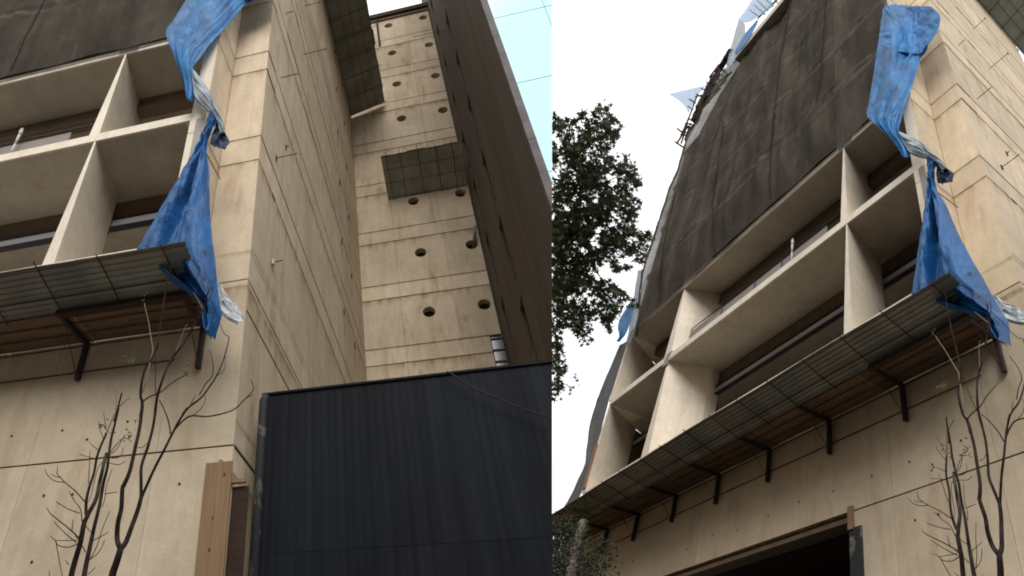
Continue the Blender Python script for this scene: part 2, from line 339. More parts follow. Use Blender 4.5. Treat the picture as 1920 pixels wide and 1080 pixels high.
# ------------------------------------------------------------------ measured shapes, in building metres
BRANCHES=[
(0,0.0381,0.0315,'d',[(0.080,-2.500,-2.579),(0.097,-2.500,-2.469),(0.080,-2.500,-2.358),(0.067,-2.500,-2.230)]),
(0,0.0267,0.0224,'d',[(0.067,-2.500,-2.230),(0.122,-2.500,-2.139),(0.160,-2.500,-1.971),(0.159,-2.500,-1.815),(0.192,-2.500,-1.611)]),
(0,0.0230,0.0184,'d',[(0.192,-2.500,-1.611),(0.155,-2.500,-1.506),(0.133,-2.500,-1.388),(0.132,-2.500,-1.214),(0.123,-2.500,-0.978),(0.131,-2.500,-0.691)]),
(0,0.0197,0.0123,'d',[(0.134,-2.500,-0.821),(0.135,-2.500,-0.705),(0.150,-2.500,-0.629),(0.188,-2.500,-0.550),(0.209,-2.500,-0.332),(0.193,-2.500,-0.175),(0.142,-2.500,-0.117)]),
(0,0.0106,0.0066,'d',[(0.142,-2.500,-0.117),(0.121,-2.500,-0.021),(0.097,-2.500,0.109),(0.112,-2.500,0.370),(0.114,-2.500,0.568),(0.117,-2.500,0.830),(0.109,-2.500,0.983)]),
(0,0.0071,0.0035,'d',[(0.109,-2.500,0.983),(0.117,-2.500,1.162),(0.113,-2.500,1.323),(0.119,-2.500,1.460)]),
(0,0.0103,0.0051,'p',[(0.171,-2.500,-0.522),(0.141,-2.500,-0.403),(0.141,-2.500,-0.246),(0.142,-2.500,-0.117),(0.149,-2.500,0.049),(0.203,-2.500,0.210),(0.284,-2.500,0.469),(0.386,-2.500,0.781)]),
(0,0.0265,0.0212,'d',[(0.067,-2.500,-2.230),(0.022,-2.500,-2.160),(-0.009,-2.500,-1.982),(-0.039,-2.500,-1.829),(-0.054,-2.500,-1.727)]),
(0,0.0182,0.0148,'d',[(-0.054,-2.500,-1.727),(-0.023,-2.500,-1.570),(-0.002,-2.500,-1.417),(-0.036,-2.500,-1.212),(-0.059,-2.500,-0.978),(-0.059,-2.500,-0.713)]),
(0,0.0166,0.0089,'d',[(-0.059,-2.500,-0.800),(-0.056,-2.500,-0.624),(-0.080,-2.500,-0.461),(-0.109,-2.500,-0.279),(-0.158,-2.500,-0.110),(-0.236,-2.500,0.077),(-0.304,-2.500,0.253),(-0.362,-2.500,0.401),(-0.424,-2.500,0.533),(-0.472,-2.500,0.727),(-0.495,-2.500,0.873)]),
(0,0.0080,0.0040,'d',[(-0.362,-2.500,0.401),(-0.452,-2.500,0.565),(-0.525,-2.500,0.754),(-0.540,-2.500,0.903)]),
(0,0.0158,0.0124,'d',[(-0.051,-2.500,-1.757),(-0.129,-2.500,-1.550),(-0.238,-2.500,-1.319),(-0.306,-2.500,-1.137),(-0.376,-2.500,-0.950),(-0.444,-2.500,-0.801)]),
(0,0.0121,0.0060,'d',[(-0.406,-2.500,-0.867),(-0.478,-2.500,-0.775),(-0.580,-2.500,-0.686),(-0.663,-2.500,-0.549),(-0.733,-2.500,-0.408),(-0.788,-2.500,-0.245),(-0.827,-2.500,-0.043),(-0.835,-2.500,0.104)]),
(0,0.0073,0.0049,'d',[(-0.560,-2.500,-0.640),(-0.614,-2.500,-0.498),(-0.680,-2.500,-0.385),(-0.650,-2.500,-0.194),(-0.584,-2.500,-0.007)]),
(0,0.0052,0.0026,'d',[(-0.835,-2.500,0.104),(-0.742,-2.500,0.202),(-0.637,-2.500,0.462),(-0.508,-2.500,0.757)]),
(0,0.0043,0.0024,'d',[(-0.718,-2.500,-0.406),(-0.788,-2.500,-0.384),(-0.826,-2.500,-0.328),(-0.817,-2.500,-0.170)]),
(0,0.0047,0.0023,'d',[(-0.523,-2.500,-0.894),(-0.598,-2.500,-0.832),(-0.641,-2.500,-0.722),(-0.625,-2.500,-0.648)]),
(0,0.0035,0.0024,'d',[(-0.478,-2.500,-0.775),(-0.495,-2.500,-0.691),(-0.518,-2.500,-0.650)]),
(0,0.0104,0.0040,'d',[(-0.337,-2.500,-1.054),(-0.481,-2.500,-0.906),(-0.682,-2.500,-0.921),(-0.854,-2.500,-0.903),(-1.002,-2.500,-0.865),(-1.124,-2.500,-0.767),(-1.215,-2.500,-0.677),(-1.185,-2.500,-0.558)]),
(0,0.0035,0.0023,'d',[(-1.124,-2.500,-0.767),(-1.212,-2.500,-0.733)]),
(0,0.0094,0.0065,'d',[(-0.299,-2.500,-1.094),(-0.255,-2.500,-0.959),(-0.171,-2.500,-0.793),(-0.092,-2.500,-0.669)]),
(0,0.0091,0.0049,'d',[(0.147,-2.500,-0.645),(0.072,-2.500,-0.609),(-0.042,-2.500,-0.585),(-0.111,-2.500,-0.556),(-0.227,-2.500,-0.449),(-0.333,-2.500,-0.371),(-0.386,-2.500,-0.323)]),
(0,0.0052,0.0026,'p',[(-0.173,-2.500,-0.112),(-0.197,-2.500,0.133),(-0.232,-2.500,0.316),(-0.262,-2.500,0.382)]),
(0,0.0060,0.0034,'p',[(-0.445,-2.500,0.557),(-0.369,-2.500,0.707),(-0.296,-2.500,0.833)]),
(0,0.0034,0.0020,'d',[(0.322,-2.500,0.493),(0.442,-2.500,0.476),(0.519,-2.500,0.525),(0.604,-2.500,0.612)]),
(0,0.0031,0.0019,'p',[(0.111,-2.500,-0.281),(0.042,-2.500,-0.369),(-0.055,-2.500,-0.405)]),
(0,0.0056,0.0031,'d',[(-0.033,-2.500,-0.577),(0.002,-2.500,-0.420),(0.056,-2.500,-0.161),(0.088,-2.500,-0.026)]),
(0,0.0023,0.0017,'d',[(0.092,-2.500,-1.182),(0.042,-2.500,-1.195),(-0.001,-2.500,-1.173),(-0.024,-2.500,-1.148)]),
(1,0.0280,0.0240,'d',[(0.364,-2.750,-2.628),(0.369,-2.750,-2.495),(0.362,-2.750,-2.373),(0.350,-2.750,-2.233),(0.358,-2.750,-2.043)]),
(1,0.0225,0.0160,'g',[(0.358,-2.750,-2.043),(0.333,-2.750,-1.940),(0.298,-2.750,-1.804),(0.306,-2.750,-1.629),(0.315,-2.750,-1.447),(0.317,-2.750,-1.328)]),
(1,0.0164,0.0109,'d',[(0.364,-2.750,-1.968),(0.397,-2.750,-1.843),(0.404,-2.750,-1.701),(0.401,-2.750,-1.539),(0.422,-2.750,-1.353),(0.410,-2.750,-1.215),(0.383,-2.750,-1.093)]),
(1,0.0052,0.0029,'d',[(0.383,-2.750,-1.093),(0.361,-2.750,-0.950),(0.344,-2.750,-0.859)]),
(1,0.0257,0.0198,'d',[(0.224,-2.750,-2.634),(0.235,-2.750,-2.501),(0.238,-2.750,-2.338),(0.240,-2.750,-2.168)]),
(1,0.0191,0.0138,'d',[(0.240,-2.750,-2.168),(0.243,-2.750,-2.021),(0.249,-2.750,-1.823),(0.261,-2.750,-1.633),(0.261,-2.750,-1.485),(0.292,-2.750,-1.279)]),
(1,0.0148,0.0103,'d',[(0.292,-2.750,-1.279),(0.303,-2.750,-1.155),(0.303,-2.750,-0.993),(0.298,-2.750,-0.807)]),
(1,0.0105,0.0094,'d',[(0.328,-2.750,-0.958),(0.313,-2.750,-0.827),(0.304,-2.750,-0.715),(0.299,-2.750,-0.627)]),
(1,0.0041,0.0023,'p',[(0.300,-2.750,-0.983),(0.337,-2.750,-0.824),(0.352,-2.750,-0.709),(0.410,-2.750,-0.538)]),
(1,0.0029,0.0018,'d',[(0.298,-2.750,-0.795),(0.217,-2.750,-0.748),(0.165,-2.750,-0.720)]),
(1,0.0070,0.0043,'d',[(0.412,-2.750,-1.842),(0.552,-2.750,-1.722),(0.687,-2.750,-1.631),(0.809,-2.750,-1.530)]),
(1,0.0050,0.0028,'d',[(0.687,-2.750,-1.631),(0.803,-2.750,-1.613),(0.907,-2.750,-1.547),(0.963,-2.750,-1.475)]),
(1,0.0039,0.0022,'d',[(0.809,-2.750,-1.530),(0.825,-2.750,-1.444)]),
(1,0.0039,0.0022,'d',[(0.758,-2.750,-1.576),(0.818,-2.750,-1.562),(0.874,-2.750,-1.533)]),
(1,0.0063,0.0032,'d',[(0.386,-2.750,-2.034),(0.435,-2.750,-1.918),(0.520,-2.750,-1.835),(0.614,-2.750,-1.725)]),
(1,0.0053,0.0026,'d',[(0.434,-2.750,-1.956),(0.570,-2.750,-1.908),(0.696,-2.750,-1.845),(0.725,-2.750,-1.823)]),
(1,0.0078,0.0037,'d',[(0.379,-2.750,-2.188),(0.476,-2.750,-2.117),(0.647,-2.750,-2.010),(0.757,-2.750,-1.941),(0.811,-2.750,-1.884)]),
(1,0.0057,0.0026,'d',[(0.393,-2.750,-2.231),(0.518,-2.750,-2.151),(0.629,-2.750,-2.071),(0.694,-2.750,-2.019)]),
(1,0.0056,0.0031,'d',[(0.380,-2.750,-2.245),(0.467,-2.750,-2.269),(0.575,-2.750,-2.249),(0.635,-2.750,-2.195),(0.691,-2.750,-2.155)]),
(1,0.0041,0.0026,'d',[(0.399,-2.750,-2.209),(0.502,-2.750,-2.207),(0.625,-2.750,-2.200)]),
(1,0.0050,0.0025,'d',[(0.621,-2.750,-2.200),(0.572,-2.750,-2.306),(0.516,-2.750,-2.420),(0.465,-2.750,-2.518),(0.431,-2.750,-2.612)]),
(1,0.0041,0.0021,'d',[(0.465,-2.750,-2.125),(0.488,-2.750,-2.012)]),
(1,0.0051,0.0030,'d',[(0.275,-2.750,-2.322),(0.337,-2.750,-2.248),(0.418,-2.750,-2.172)]),
(1,0.0051,0.0025,'d',[(0.201,-2.750,-2.381),(0.166,-2.750,-2.258),(0.151,-2.750,-2.115),(0.124,-2.750,-1.947)]),
(1,0.0035,0.0020,'d',[(0.218,-2.750,-2.219),(0.150,-2.750,-2.187),(0.079,-2.750,-2.149)]),
(1,0.0045,0.0020,'d',[(0.215,-2.750,-2.394),(0.145,-2.750,-2.343),(0.112,-2.750,-2.275),(0.101,-2.750,-2.219)]),
(1,0.0029,0.0020,'d',[(0.199,-2.750,-2.516),(0.165,-2.750,-2.491),(0.135,-2.750,-2.459)]),
(1,0.0032,0.0021,'d',[(0.218,-2.750,-1.771),(0.149,-2.750,-1.765),(0.081,-2.750,-1.758)]),
(1,0.0032,0.0021,'d',[(0.221,-2.750,-1.902),(0.205,-2.750,-1.827),(0.218,-2.750,-1.700),(0.209,-2.750,-1.588),(0.196,-2.750,-1.508)]),
(1,0.0049,0.0022,'d',[(0.426,-2.750,-1.652),(0.466,-2.750,-1.501),(0.530,-2.750,-1.274)]),
(1,0.0045,0.0022,'d',[(0.270,-2.750,-1.333),(0.215,-2.750,-1.252),(0.154,-2.750,-1.197),(0.088,-2.750,-1.203),(0.013,-2.750,-1.254)]),
(1,0.0039,0.0022,'d',[(0.256,-2.750,-1.351),(0.188,-2.750,-1.289),(0.141,-2.750,-1.172),(0.108,-2.750,-1.154)]),
(1,0.0033,0.0022,'d',[(0.237,-2.750,-1.395),(0.162,-2.750,-1.402),(0.116,-2.750,-1.381),(0.111,-2.750,-1.305)]),
(1,0.0033,0.0022,'d',[(0.320,-2.750,-1.430),(0.222,-2.750,-1.455),(0.127,-2.750,-1.481),(0.051,-2.750,-1.457)]),
(1,0.0039,0.0023,'d',[(0.430,-2.750,-1.283),(0.499,-2.750,-1.233),(0.551,-2.750,-1.198)]),
(1,0.0039,0.0022,'d',[(0.432,-2.750,-1.386),(0.524,-2.750,-1.352),(0.637,-2.750,-1.316)]),
(1,0.0040,0.0023,'d',[(0.408,-2.750,-1.145),(0.485,-2.750,-1.028),(0.535,-2.750,-0.922)]),
(1,0.0035,0.0023,'d',[(0.396,-2.750,-1.056),(0.454,-2.750,-0.921),(0.502,-2.750,-0.822)]),
(1,0.0030,0.0020,'d',[(0.422,-2.750,-2.425),(0.468,-2.750,-2.381)]),
(1,0.0025,0.0015,'d',[(0.589,-2.750,-2.539),(0.619,-2.750,-2.470)]),
(1,0.0031,0.0021,'d',[(0.265,-2.750,-2.137),(0.320,-2.750,-2.090),(0.375,-2.750,-2.012)]),
(1,0.0027,0.0016,'d',[(0.338,-2.750,-1.428),(0.373,-2.750,-1.509),(0.360,-2.750,-1.768),(0.376,-2.750,-1.845)])]
SPRIGS=[(0,'g',(0.483,-2.520,-0.049)),(0,'g',(0.446,-2.520,-0.038)),(0,'g',(0.416,-2.520,-0.067)),(0,'g',(0.394,-2.520,-0.095)),(0,'g',(0.366,-2.520,-0.082)),(0,'g',(0.340,-2.520,-0.053)),(0,'g',(0.399,-2.520,-0.036)),(0,'g',(0.361,-2.520,-0.066)),(1,'g',(0.053,-2.770,-1.146)),(1,'g',(0.030,-2.770,-1.166)),(1,'g',(0.010,-2.770,-1.177)),(1,'g',(0.041,-2.770,-1.160)),(1,'b',(0.392,-2.770,-1.048)),(1,'b',(0.316,-2.770,-1.011)),(1,'b',(0.314,-2.770,-1.102)),(1,'b',(0.537,-2.770,-1.209)),(1,'b',(0.101,-2.770,-1.220)),(1,'b',(0.257,-2.770,-1.143)),(1,'b',(0.368,-2.770,-1.069)),(0,'p',(-0.401,-2.520,-0.369)),(0,'p',(-0.397,-2.520,-0.235)),(0,'p',(-0.410,-2.520,-0.385)),(0,'p',(0.424,-2.520,0.811)),(0,'p',(0.362,-2.520,0.886)),(0,'b',(0.162,-2.520,-0.909))]
TARP_MAIN=[
[(1.110,-1.250,15.859),(0.912,-1.087,15.912),(0.558,-0.717,15.809),(0.062,-0.630,14.949),(-0.264,-0.630,14.259)],
[(1.366,-1.250,14.681),(0.907,-1.081,14.089),(0.618,-0.775,14.086),(0.272,-0.630,13.847),(-0.122,-0.630,13.400)],
[(1.577,-1.250,13.648),(1.034,-1.230,12.746),(0.773,-0.934,12.668),(0.522,-0.682,12.718),(0.278,-0.630,12.446)],
[(1.762,-1.250,12.833),(1.246,-1.250,11.999),(0.938,-1.116,11.732),(0.715,-0.873,11.941),(0.516,-0.677,12.090)],
[(1.950,-1.250,11.908),(1.494,-1.250,11.217),(1.141,-1.250,10.702),(0.901,-1.074,10.724),(0.752,-0.912,10.852)],
[(2.147,-1.250,11.062),(1.773,-1.250,10.466),(1.455,-1.250,10.005),(1.161,-1.250,9.689),(0.981,-1.167,9.615)],
[(2.279,-1.250,10.425),(1.928,-1.250,9.861),(1.664,-1.250,9.490),(1.408,-1.250,9.184),(1.142,-1.250,8.917)],
[(1.913,-1.250,9.354),(1.743,-1.250,9.080),(1.577,-1.250,8.838),(1.431,-1.250,8.645),(1.283,-1.250,8.502)],
[(1.517,-1.250,8.202),(1.425,-1.250,8.055),(1.320,-1.250,7.894),(1.231,-1.250,7.773),(1.180,-1.250,7.764)],
[(1.258,-1.250,7.283),(1.231,-1.250,7.233),(1.203,-1.250,7.184),(1.172,-1.250,7.172),(1.130,-1.250,7.238)]]
TARP_FLAP=[
[(1.106,-1.250,15.898),(0.908,-1.081,16.004),(0.549,-0.708,15.943),(0.052,-0.630,15.016),(-0.307,-0.630,14.262)],
[(1.268,-1.250,15.224),(0.882,-1.052,14.952),(0.513,-0.674,15.014),(-0.038,-0.630,14.181),(-0.459,-0.630,13.345)],
[(1.410,-1.250,14.469),(0.921,-1.096,13.851),(0.555,-0.714,13.803),(0.042,-0.630,13.151),(-0.342,-0.630,12.795)],
[(1.507,-1.250,13.917),(0.944,-1.123,13.053),(0.616,-0.774,12.983),(0.242,-0.630,12.673),(-0.041,-0.630,12.430)],
[(1.563,-1.250,13.549),(0.972,-1.156,12.545),(0.661,-0.818,12.382),(0.444,-0.630,12.288),(0.213,-0.630,12.344)]]
TARP_ROLL=[
[(1.320,-1.200,8.573),(1.301,-1.200,8.428),(1.285,-1.200,8.264),(1.267,-1.200,8.123)],
[(1.076,-1.200,8.102),(1.119,-1.200,7.913),(1.145,-1.200,7.710),(1.159,-1.200,7.475)],
[(0.763,-1.200,7.453),(0.803,-1.200,7.295),(0.859,-1.200,7.136),(0.911,-1.200,6.996)],
[(0.530,-1.200,6.810),(0.561,-1.200,6.716),(0.589,-1.200,6.641),(0.629,-1.200,6.580)],
[(0.376,-1.200,6.381),(0.400,-1.200,6.325),(0.425,-1.200,6.270),(0.459,-1.200,6.245)],
[(0.267,-1.200,5.935),(0.300,-1.200,5.910),(0.345,-1.200,5.897),(0.390,-1.200,5.884)]]
TARP_BUNCH=[
[(0.539,-1.100,6.606),(0.483,-1.100,6.488),(0.422,-1.100,6.325),(0.341,-1.100,6.124)],
[(0.574,-1.100,6.397),(0.481,-1.100,6.244),(0.353,-1.100,6.058),(0.205,-1.100,5.778)],
[(0.607,-1.100,6.112),(0.499,-1.100,5.969),(0.373,-1.100,5.790),(0.211,-1.100,5.672)],
[(0.624,-1.100,5.839),(0.542,-1.100,5.725),(0.447,-1.100,5.617),(0.277,-1.100,5.549)]]
TARP_SKIRT=[
[(0.683,-1.200,6.823),(0.625,-1.200,6.700),(0.571,-1.200,6.561),(0.515,-1.200,6.442),(0.472,-1.200,6.339)],
[(0.709,-1.200,6.177),(0.673,-1.200,6.122),(0.650,-1.200,6.080),(0.614,-1.200,6.026),(0.594,-1.200,5.968)],
[(0.763,-1.200,5.747),(0.730,-1.200,5.679),(0.695,-1.200,5.628),(0.660,-1.200,5.577),(0.615,-1.200,5.499)],
[(0.942,-1.200,5.268),(0.861,-1.200,5.144),(0.761,-1.200,5.058),(0.624,-1.200,4.958),(0.492,-1.200,4.929)],
[(1.098,-1.200,4.825),(0.968,-1.200,4.653),(0.809,-1.200,4.525),(0.626,-1.200,4.410),(0.416,-1.200,4.335)],
[(1.279,-1.200,4.373),(1.079,-1.200,4.128),(0.868,-1.200,3.939),(0.606,-1.200,3.804),(0.324,-1.200,3.710)],
[(1.427,-1.200,3.841),(1.165,-1.200,3.585),(0.912,-1.200,3.382),(0.576,-1.200,3.178),(0.209,-1.200,3.060)],
[(1.553,-1.200,3.338),(1.270,-1.200,3.087),(0.916,-1.200,2.795),(0.511,-1.200,2.668),(0.099,-1.200,2.541)],
[(1.585,-1.200,3.009),(1.182,-1.200,2.684),(0.737,-1.200,2.465),(0.330,-1.200,2.242),(0.003,-1.200,2.042)],
[(0.780,-1.200,2.243),(0.601,-1.200,2.114),(0.386,-1.200,1.988),(0.152,-1.200,1.852),(-0.060,-1.200,1.718)],
[(0.404,-1.200,1.906),(0.272,-1.200,1.784),(0.126,-1.200,1.657),(-0.013,-1.200,1.568),(-0.120,-1.200,1.486)],
[(0.163,-1.200,1.545),(0.090,-1.200,1.473),(0.031,-1.200,1.387),(-0.030,-1.200,1.322),(-0.094,-1.200,1.236)],
[(0.040,-1.200,1.120),(0.013,-1.200,1.076),(-0.008,-1.200,1.045),(-0.030,-1.200,1.024),(-0.068,-1.200,1.025)]]
TARP_TAIL=[
[(0.258,-0.750,2.622),(0.226,-0.750,2.564),(0.186,-0.750,2.501),(0.139,-0.750,2.422)],
[(0.286,-0.750,2.313),(0.203,-0.750,2.251),(0.113,-0.750,2.222),(0.028,-0.750,2.220)],
[(0.237,-0.750,2.066),(0.125,-0.750,2.002),(0.000,-0.750,2.001),(-0.092,-0.750,2.076)],
[(0.034,-0.750,1.789),(-0.047,-0.750,1.789),(-0.129,-0.750,1.834),(-0.202,-0.750,1.918)],
[(-0.196,-0.750,1.606),(-0.224,-0.750,1.635),(-0.263,-0.750,1.668),(-0.304,-0.750,1.712)]]
STRIP_NET=[[(18.72,-0.70,10.88),(18.35,-0.70,10.79),(17.70,-0.70,10.60)],
[(19.22,-0.70,9.58),(18.53,-0.70,9.26),(17.61,-0.70,8.84)],
[(19.48,-0.70,8.56),(18.88,-0.70,8.26),(17.97,-0.70,7.88)],
[(19.51,-0.70,7.25),(18.87,-0.70,6.89),(17.98,-0.70,6.64)],
[(18.86,-0.70,5.69),(18.37,-0.70,5.46),(17.70,-0.70,5.29)],
[(18.58,-0.70,4.97),(18.23,-0.70,4.80),(17.74,-0.70,4.69)],
[(18.96,-0.70,4.17),(18.52,-0.70,4.03),(17.97,-0.70,3.90)],
[(19.48,-0.70,3.48),(18.94,-0.70,3.35),(18.27,-0.70,3.20)]]
SCRAP=[[(17.78,-1.20,12.51),(17.48,-1.20,12.53),(17.32,-1.20,12.63)],
[(18.37,-1.20,12.00),(17.73,-1.20,11.76),(16.87,-1.20,11.46)],
[(18.27,-1.20,11.50),(17.66,-1.20,11.22),(16.80,-1.20,10.81)],
[(17.72,-1.20,10.65),(17.41,-1.20,10.54),(16.91,-1.20,10.34)],
[(17.85,-1.20,10.42),(17.62,-1.20,10.27),(17.36,-1.20,10.17)]]
SILVER=[[(18.02,-1.17,14.94),(17.68,-1.17,14.77),(17.32,-1.17,14.57)],
[(17.60,-1.17,13.33),(17.16,-1.17,13.05),(16.71,-1.17,12.83)],
[(17.19,-1.17,11.92),(16.78,-1.17,11.68),(16.24,-1.17,11.36)],
[(16.82,-1.17,10.63),(16.44,-1.17,10.45),(16.07,-1.17,10.37)],
[(16.66,-1.17,9.54),(16.38,-1.17,9.45),(16.09,-1.17,9.52)]]
SHEET_A=[[(25.44,-0.90,42.66),(25.20,-0.90,42.24),(24.96,-0.90,41.83)],
[(21.64,-0.90,38.16),(21.59,-0.90,37.23),(21.91,-0.90,36.97)],
[(18.66,-0.90,34.66),(19.01,-0.90,33.87),(19.81,-0.90,33.35)],
[(16.60,-0.90,32.18),(17.47,-0.90,32.14),(18.53,-0.90,30.81)]]
SHEET_B=[[(13.26,-1.20,36.70),(12.80,-1.20,35.53),(12.30,-1.20,34.39)],
[(12.40,-1.20,36.89),(11.69,-1.20,34.67),(11.08,-1.20,32.58)],
[(11.57,-1.20,37.20),(10.65,-1.20,33.99),(10.13,-1.20,31.68)],
[(9.77,-1.20,36.28),(9.05,-1.20,32.65),(8.60,-1.20,30.13)]]
SHEET_C=[[(12.42,-1.50,34.61),(11.94,-1.50,33.59),(11.27,-1.50,32.01)],
[(12.55,-1.50,32.35),(11.74,-1.50,30.38),(10.69,-1.50,28.68)],
[(12.60,-1.50,29.54),(11.96,-1.50,28.57),(11.01,-1.50,28.07)],
[(12.46,-1.50,27.48),(12.02,-1.50,27.17),(11.48,-1.50,27.44)]]
SHEET_D=[[(9.40,-1.63,29.18),(9.35,-1.63,28.79),(9.34,-1.63,28.34)],
[(10.32,-1.63,29.45),(10.20,-1.63,28.66),(9.95,-1.63,27.68)],
[(11.02,-1.63,29.15),(10.96,-1.63,28.22),(10.62,-1.63,27.39)],
[(11.51,-1.63,28.32),(11.46,-1.63,28.03),(11.28,-1.63,27.61)]]
STICKS=[((12.11,-1.01,36.59),(10.48,-1.01,32.48),0.063),
((11.45,-1.09,36.14),(9.70,-1.09,31.34),0.062),
((11.28,-1.04,36.74),(9.46,-1.04,31.53),0.062),
((10.12,-1.10,34.65),(8.80,-1.10,30.92),0.059),
((9.25,-1.11,33.37),(8.34,-1.11,30.45),0.045),
((10.80,-0.97,32.80),(8.42,-0.97,31.66),0.046),
((10.62,-0.95,32.99),(8.84,-0.95,32.18),0.035),
((13.85,-1.16,31.87),(12.93,-1.16,29.97),0.059),
((14.92,-1.01,32.68),(14.00,-1.01,30.74),0.031),
((14.97,-1.01,32.31),(13.68,-1.01,29.70),0.067),
((14.91,-1.20,31.57),(13.40,-1.20,28.56),0.030),
((15.77,-1.07,32.23),(13.87,-1.07,28.77),0.077),
((16.14,-1.16,31.66),(15.02,-1.16,29.68),0.067),
((16.97,-1.07,32.01),(15.33,-1.07,29.38),0.068),
((17.49,-1.11,31.90),(16.02,-1.11,29.42),0.069),
((17.88,-0.99,32.12),(16.74,-0.99,30.93),0.063),
((18.60,-1.11,32.61),(17.16,-1.11,30.26),0.071),
((18.29,-1.17,31.19),(17.00,-1.17,29.09),0.050),
((17.34,-1.08,31.45),(17.76,-1.08,28.13),0.074),
((17.62,-1.14,28.82),(16.46,-1.14,27.05),0.059),
((19.19,-1.12,29.42),(17.11,-1.12,26.22),0.074),
((18.61,-0.97,28.13),(17.12,-0.97,27.77),0.054),
((17.77,-1.14,27.44),(16.78,-1.14,26.06),0.058),
((18.82,-1.10,27.40),(17.02,-1.10,24.85),0.071),
((15.43,-1.03,33.58),(13.47,-1.03,29.38),0.025),
((15.03,-0.96,33.40),(13.38,-0.96,30.19),0.025),
((12.63,-1.17,30.22),(11.01,-1.17,27.20),0.039),
((12.87,-1.07,29.58),(11.56,-1.07,28.45),0.039),
((13.29,-1.13,31.59),(11.39,-1.13,27.29),0.029),
((16.72,-1.17,28.16),(14.63,-1.17,27.15),0.087),
((16.79,-1.13,29.28),(14.17,-1.13,28.71),0.089),
((15.55,-1.18,27.35),(13.48,-1.18,27.24),0.084),
((15.38,-1.05,29.48),(13.14,-1.05,28.73),0.076),
((15.56,-1.15,28.38),(13.06,-1.15,27.67),0.086),
((17.14,-1.06,28.14),(16.35,-1.06,28.48),0.087),
((13.88,-1.18,27.77),(12.35,-1.18,27.69),0.060)]
ROPES=[[(3.87,-1.20,22.08),(4.05,-1.20,18.60),(4.18,-1.20,15.69),(4.32,-1.20,14.85),(4.48,-1.20,13.93)],[(6.74,-1.20,26.85),(7.06,-1.20,22.99),(7.16,-1.20,20.24),(7.18,-1.20,17.14),(7.14,-1.20,13.97)],[(7.04,-1.20,16.33),(7.19,-1.20,14.09),(7.09,-1.20,12.24),(6.92,-1.20,10.93)],[(11.65,-1.20,21.17),(11.50,-1.20,17.33),(11.23,-1.20,14.36),(10.73,-1.20,11.95),(10.14,-1.20,10.38)],[(15.68,-1.20,18.82),(15.61,-1.20,16.13),(15.70,-1.20,14.25),(15.01,-1.20,12.47),(14.22,-1.20,10.79)]]
CROWN_O=(6.512,-5.928,4.568)
CROWN_X=(-0.802,0.876,0.040)
CROWN_Y=(-0.596,-0.543,0.899)
CROWN_Z=(0.889,0.185,0.783)
CROWN=[(-0.731,2.495),(-0.629,2.396),(-0.422,2.377),(-0.334,2.249),(-0.246,2.318),(-0.128,2.514),(0.000,2.426),(0.098,2.534),(0.196,2.612),(0.304,2.504),(0.501,2.357),(0.521,2.171),(0.373,1.994),(0.236,1.945),(0.304,1.768),(0.452,1.660),(0.668,1.660),(0.727,1.522),(0.884,1.336),(0.923,1.188),(0.746,1.080),(0.776,0.904),(0.854,0.786),(0.884,0.530),(0.815,0.422),(1.031,0.285),(1.100,0.206),(0.992,0.138),(1.031,-0.118),(0.963,-0.226),(0.815,-0.226),(0.746,-0.334),(0.560,-0.334),(0.412,-0.412),(0.304,-0.452),(0.452,-0.668),(0.629,-0.776),(0.746,-0.904),(0.854,-0.982),(0.579,-1.090),(0.383,-1.277),(0.304,-1.414),(0.226,-1.395),(0.138,-1.228),(0.000,-1.277),(0.000,-1.581),(-0.157,-1.689),(-0.246,-1.581),(-0.324,-1.444),(-0.491,-1.414),(-0.619,-1.581),(-0.540,-1.768),(-0.619,-1.964),(-0.491,-2.102),(-0.491,-2.367),(-0.619,-2.632),(-0.731,-2.593)]
CROWN_GAPS=[(0.295,-0.491,0.157,0.088),(-0.491,0.766,0.098,0.079),(-0.177,0.000,0.088,0.069),(-0.344,1.375,0.079,0.069),(-0.471,-1.670,0.088,0.138),(0.098,-0.884,0.079,0.059),(-0.246,2.112,0.098,0.069),(0.098,1.817,0.118,0.069),(-0.589,-0.884,0.059,0.059),(0.393,0.688,0.069,0.059),(-0.098,-0.737,0.059,0.049),(-0.638,1.670,0.059,0.079)]
LIMBS=[[(-0.982,1.375),(-0.491,1.277),(0.000,1.179),(0.491,1.375)],[(-0.982,0.491),(-0.393,0.393),(0.196,0.295),(0.786,0.196)],[(-0.982,0.000),(-0.491,-0.098),(0.000,-0.295),(0.393,-0.884)],[(-0.982,1.670),(-0.589,1.768),(-0.098,2.062),(0.246,2.406)],[(-0.982,-0.491),(-0.589,-0.884),(-0.295,-1.277),(-0.147,-1.571)],[(-0.933,-0.884),(-0.688,-1.473),(-0.609,-2.161)]]
SPRAYS=[(-0.354,-2.357),(-0.491,-2.504),(-0.383,-2.534),(-0.363,-2.406),(-0.688,2.573),(-0.147,2.514),(0.275,2.573)]
IVY_POST=[(13.69,-1.90,1.28),(13.70,-1.90,0.76),(13.56,-1.90,0.18),(13.36,-1.90,-0.39),(13.17,-1.90,-0.92)]
IVY_MASS=[(15.60,-1.90,1.71),(15.32,-1.90,1.09),(14.52,-1.90,0.06),(12.51,-1.90,0.39),(12.22,-1.90,-0.32),(11.47,-1.90,-0.56)]
WIRES=[[(-7.99,9.00,25.75),(-11.09,9.00,25.77)],[(-8.03,9.00,20.21),(-9.81,9.00,20.25)],[(-8.03,9.00,14.42),(-8.44,9.00,14.40)],[(-10.73,9.00,26.42),(-10.63,9.00,23.37)]]
CABLE=[(-3.31,0.50,1.10),(-3.47,0.50,0.96),(-3.65,0.50,0.79),(-3.79,0.50,0.68),(-4.00,0.50,0.55),(-4.24,0.50,0.39),(-4.48,0.50,0.25),(-4.71,0.50,0.14)]
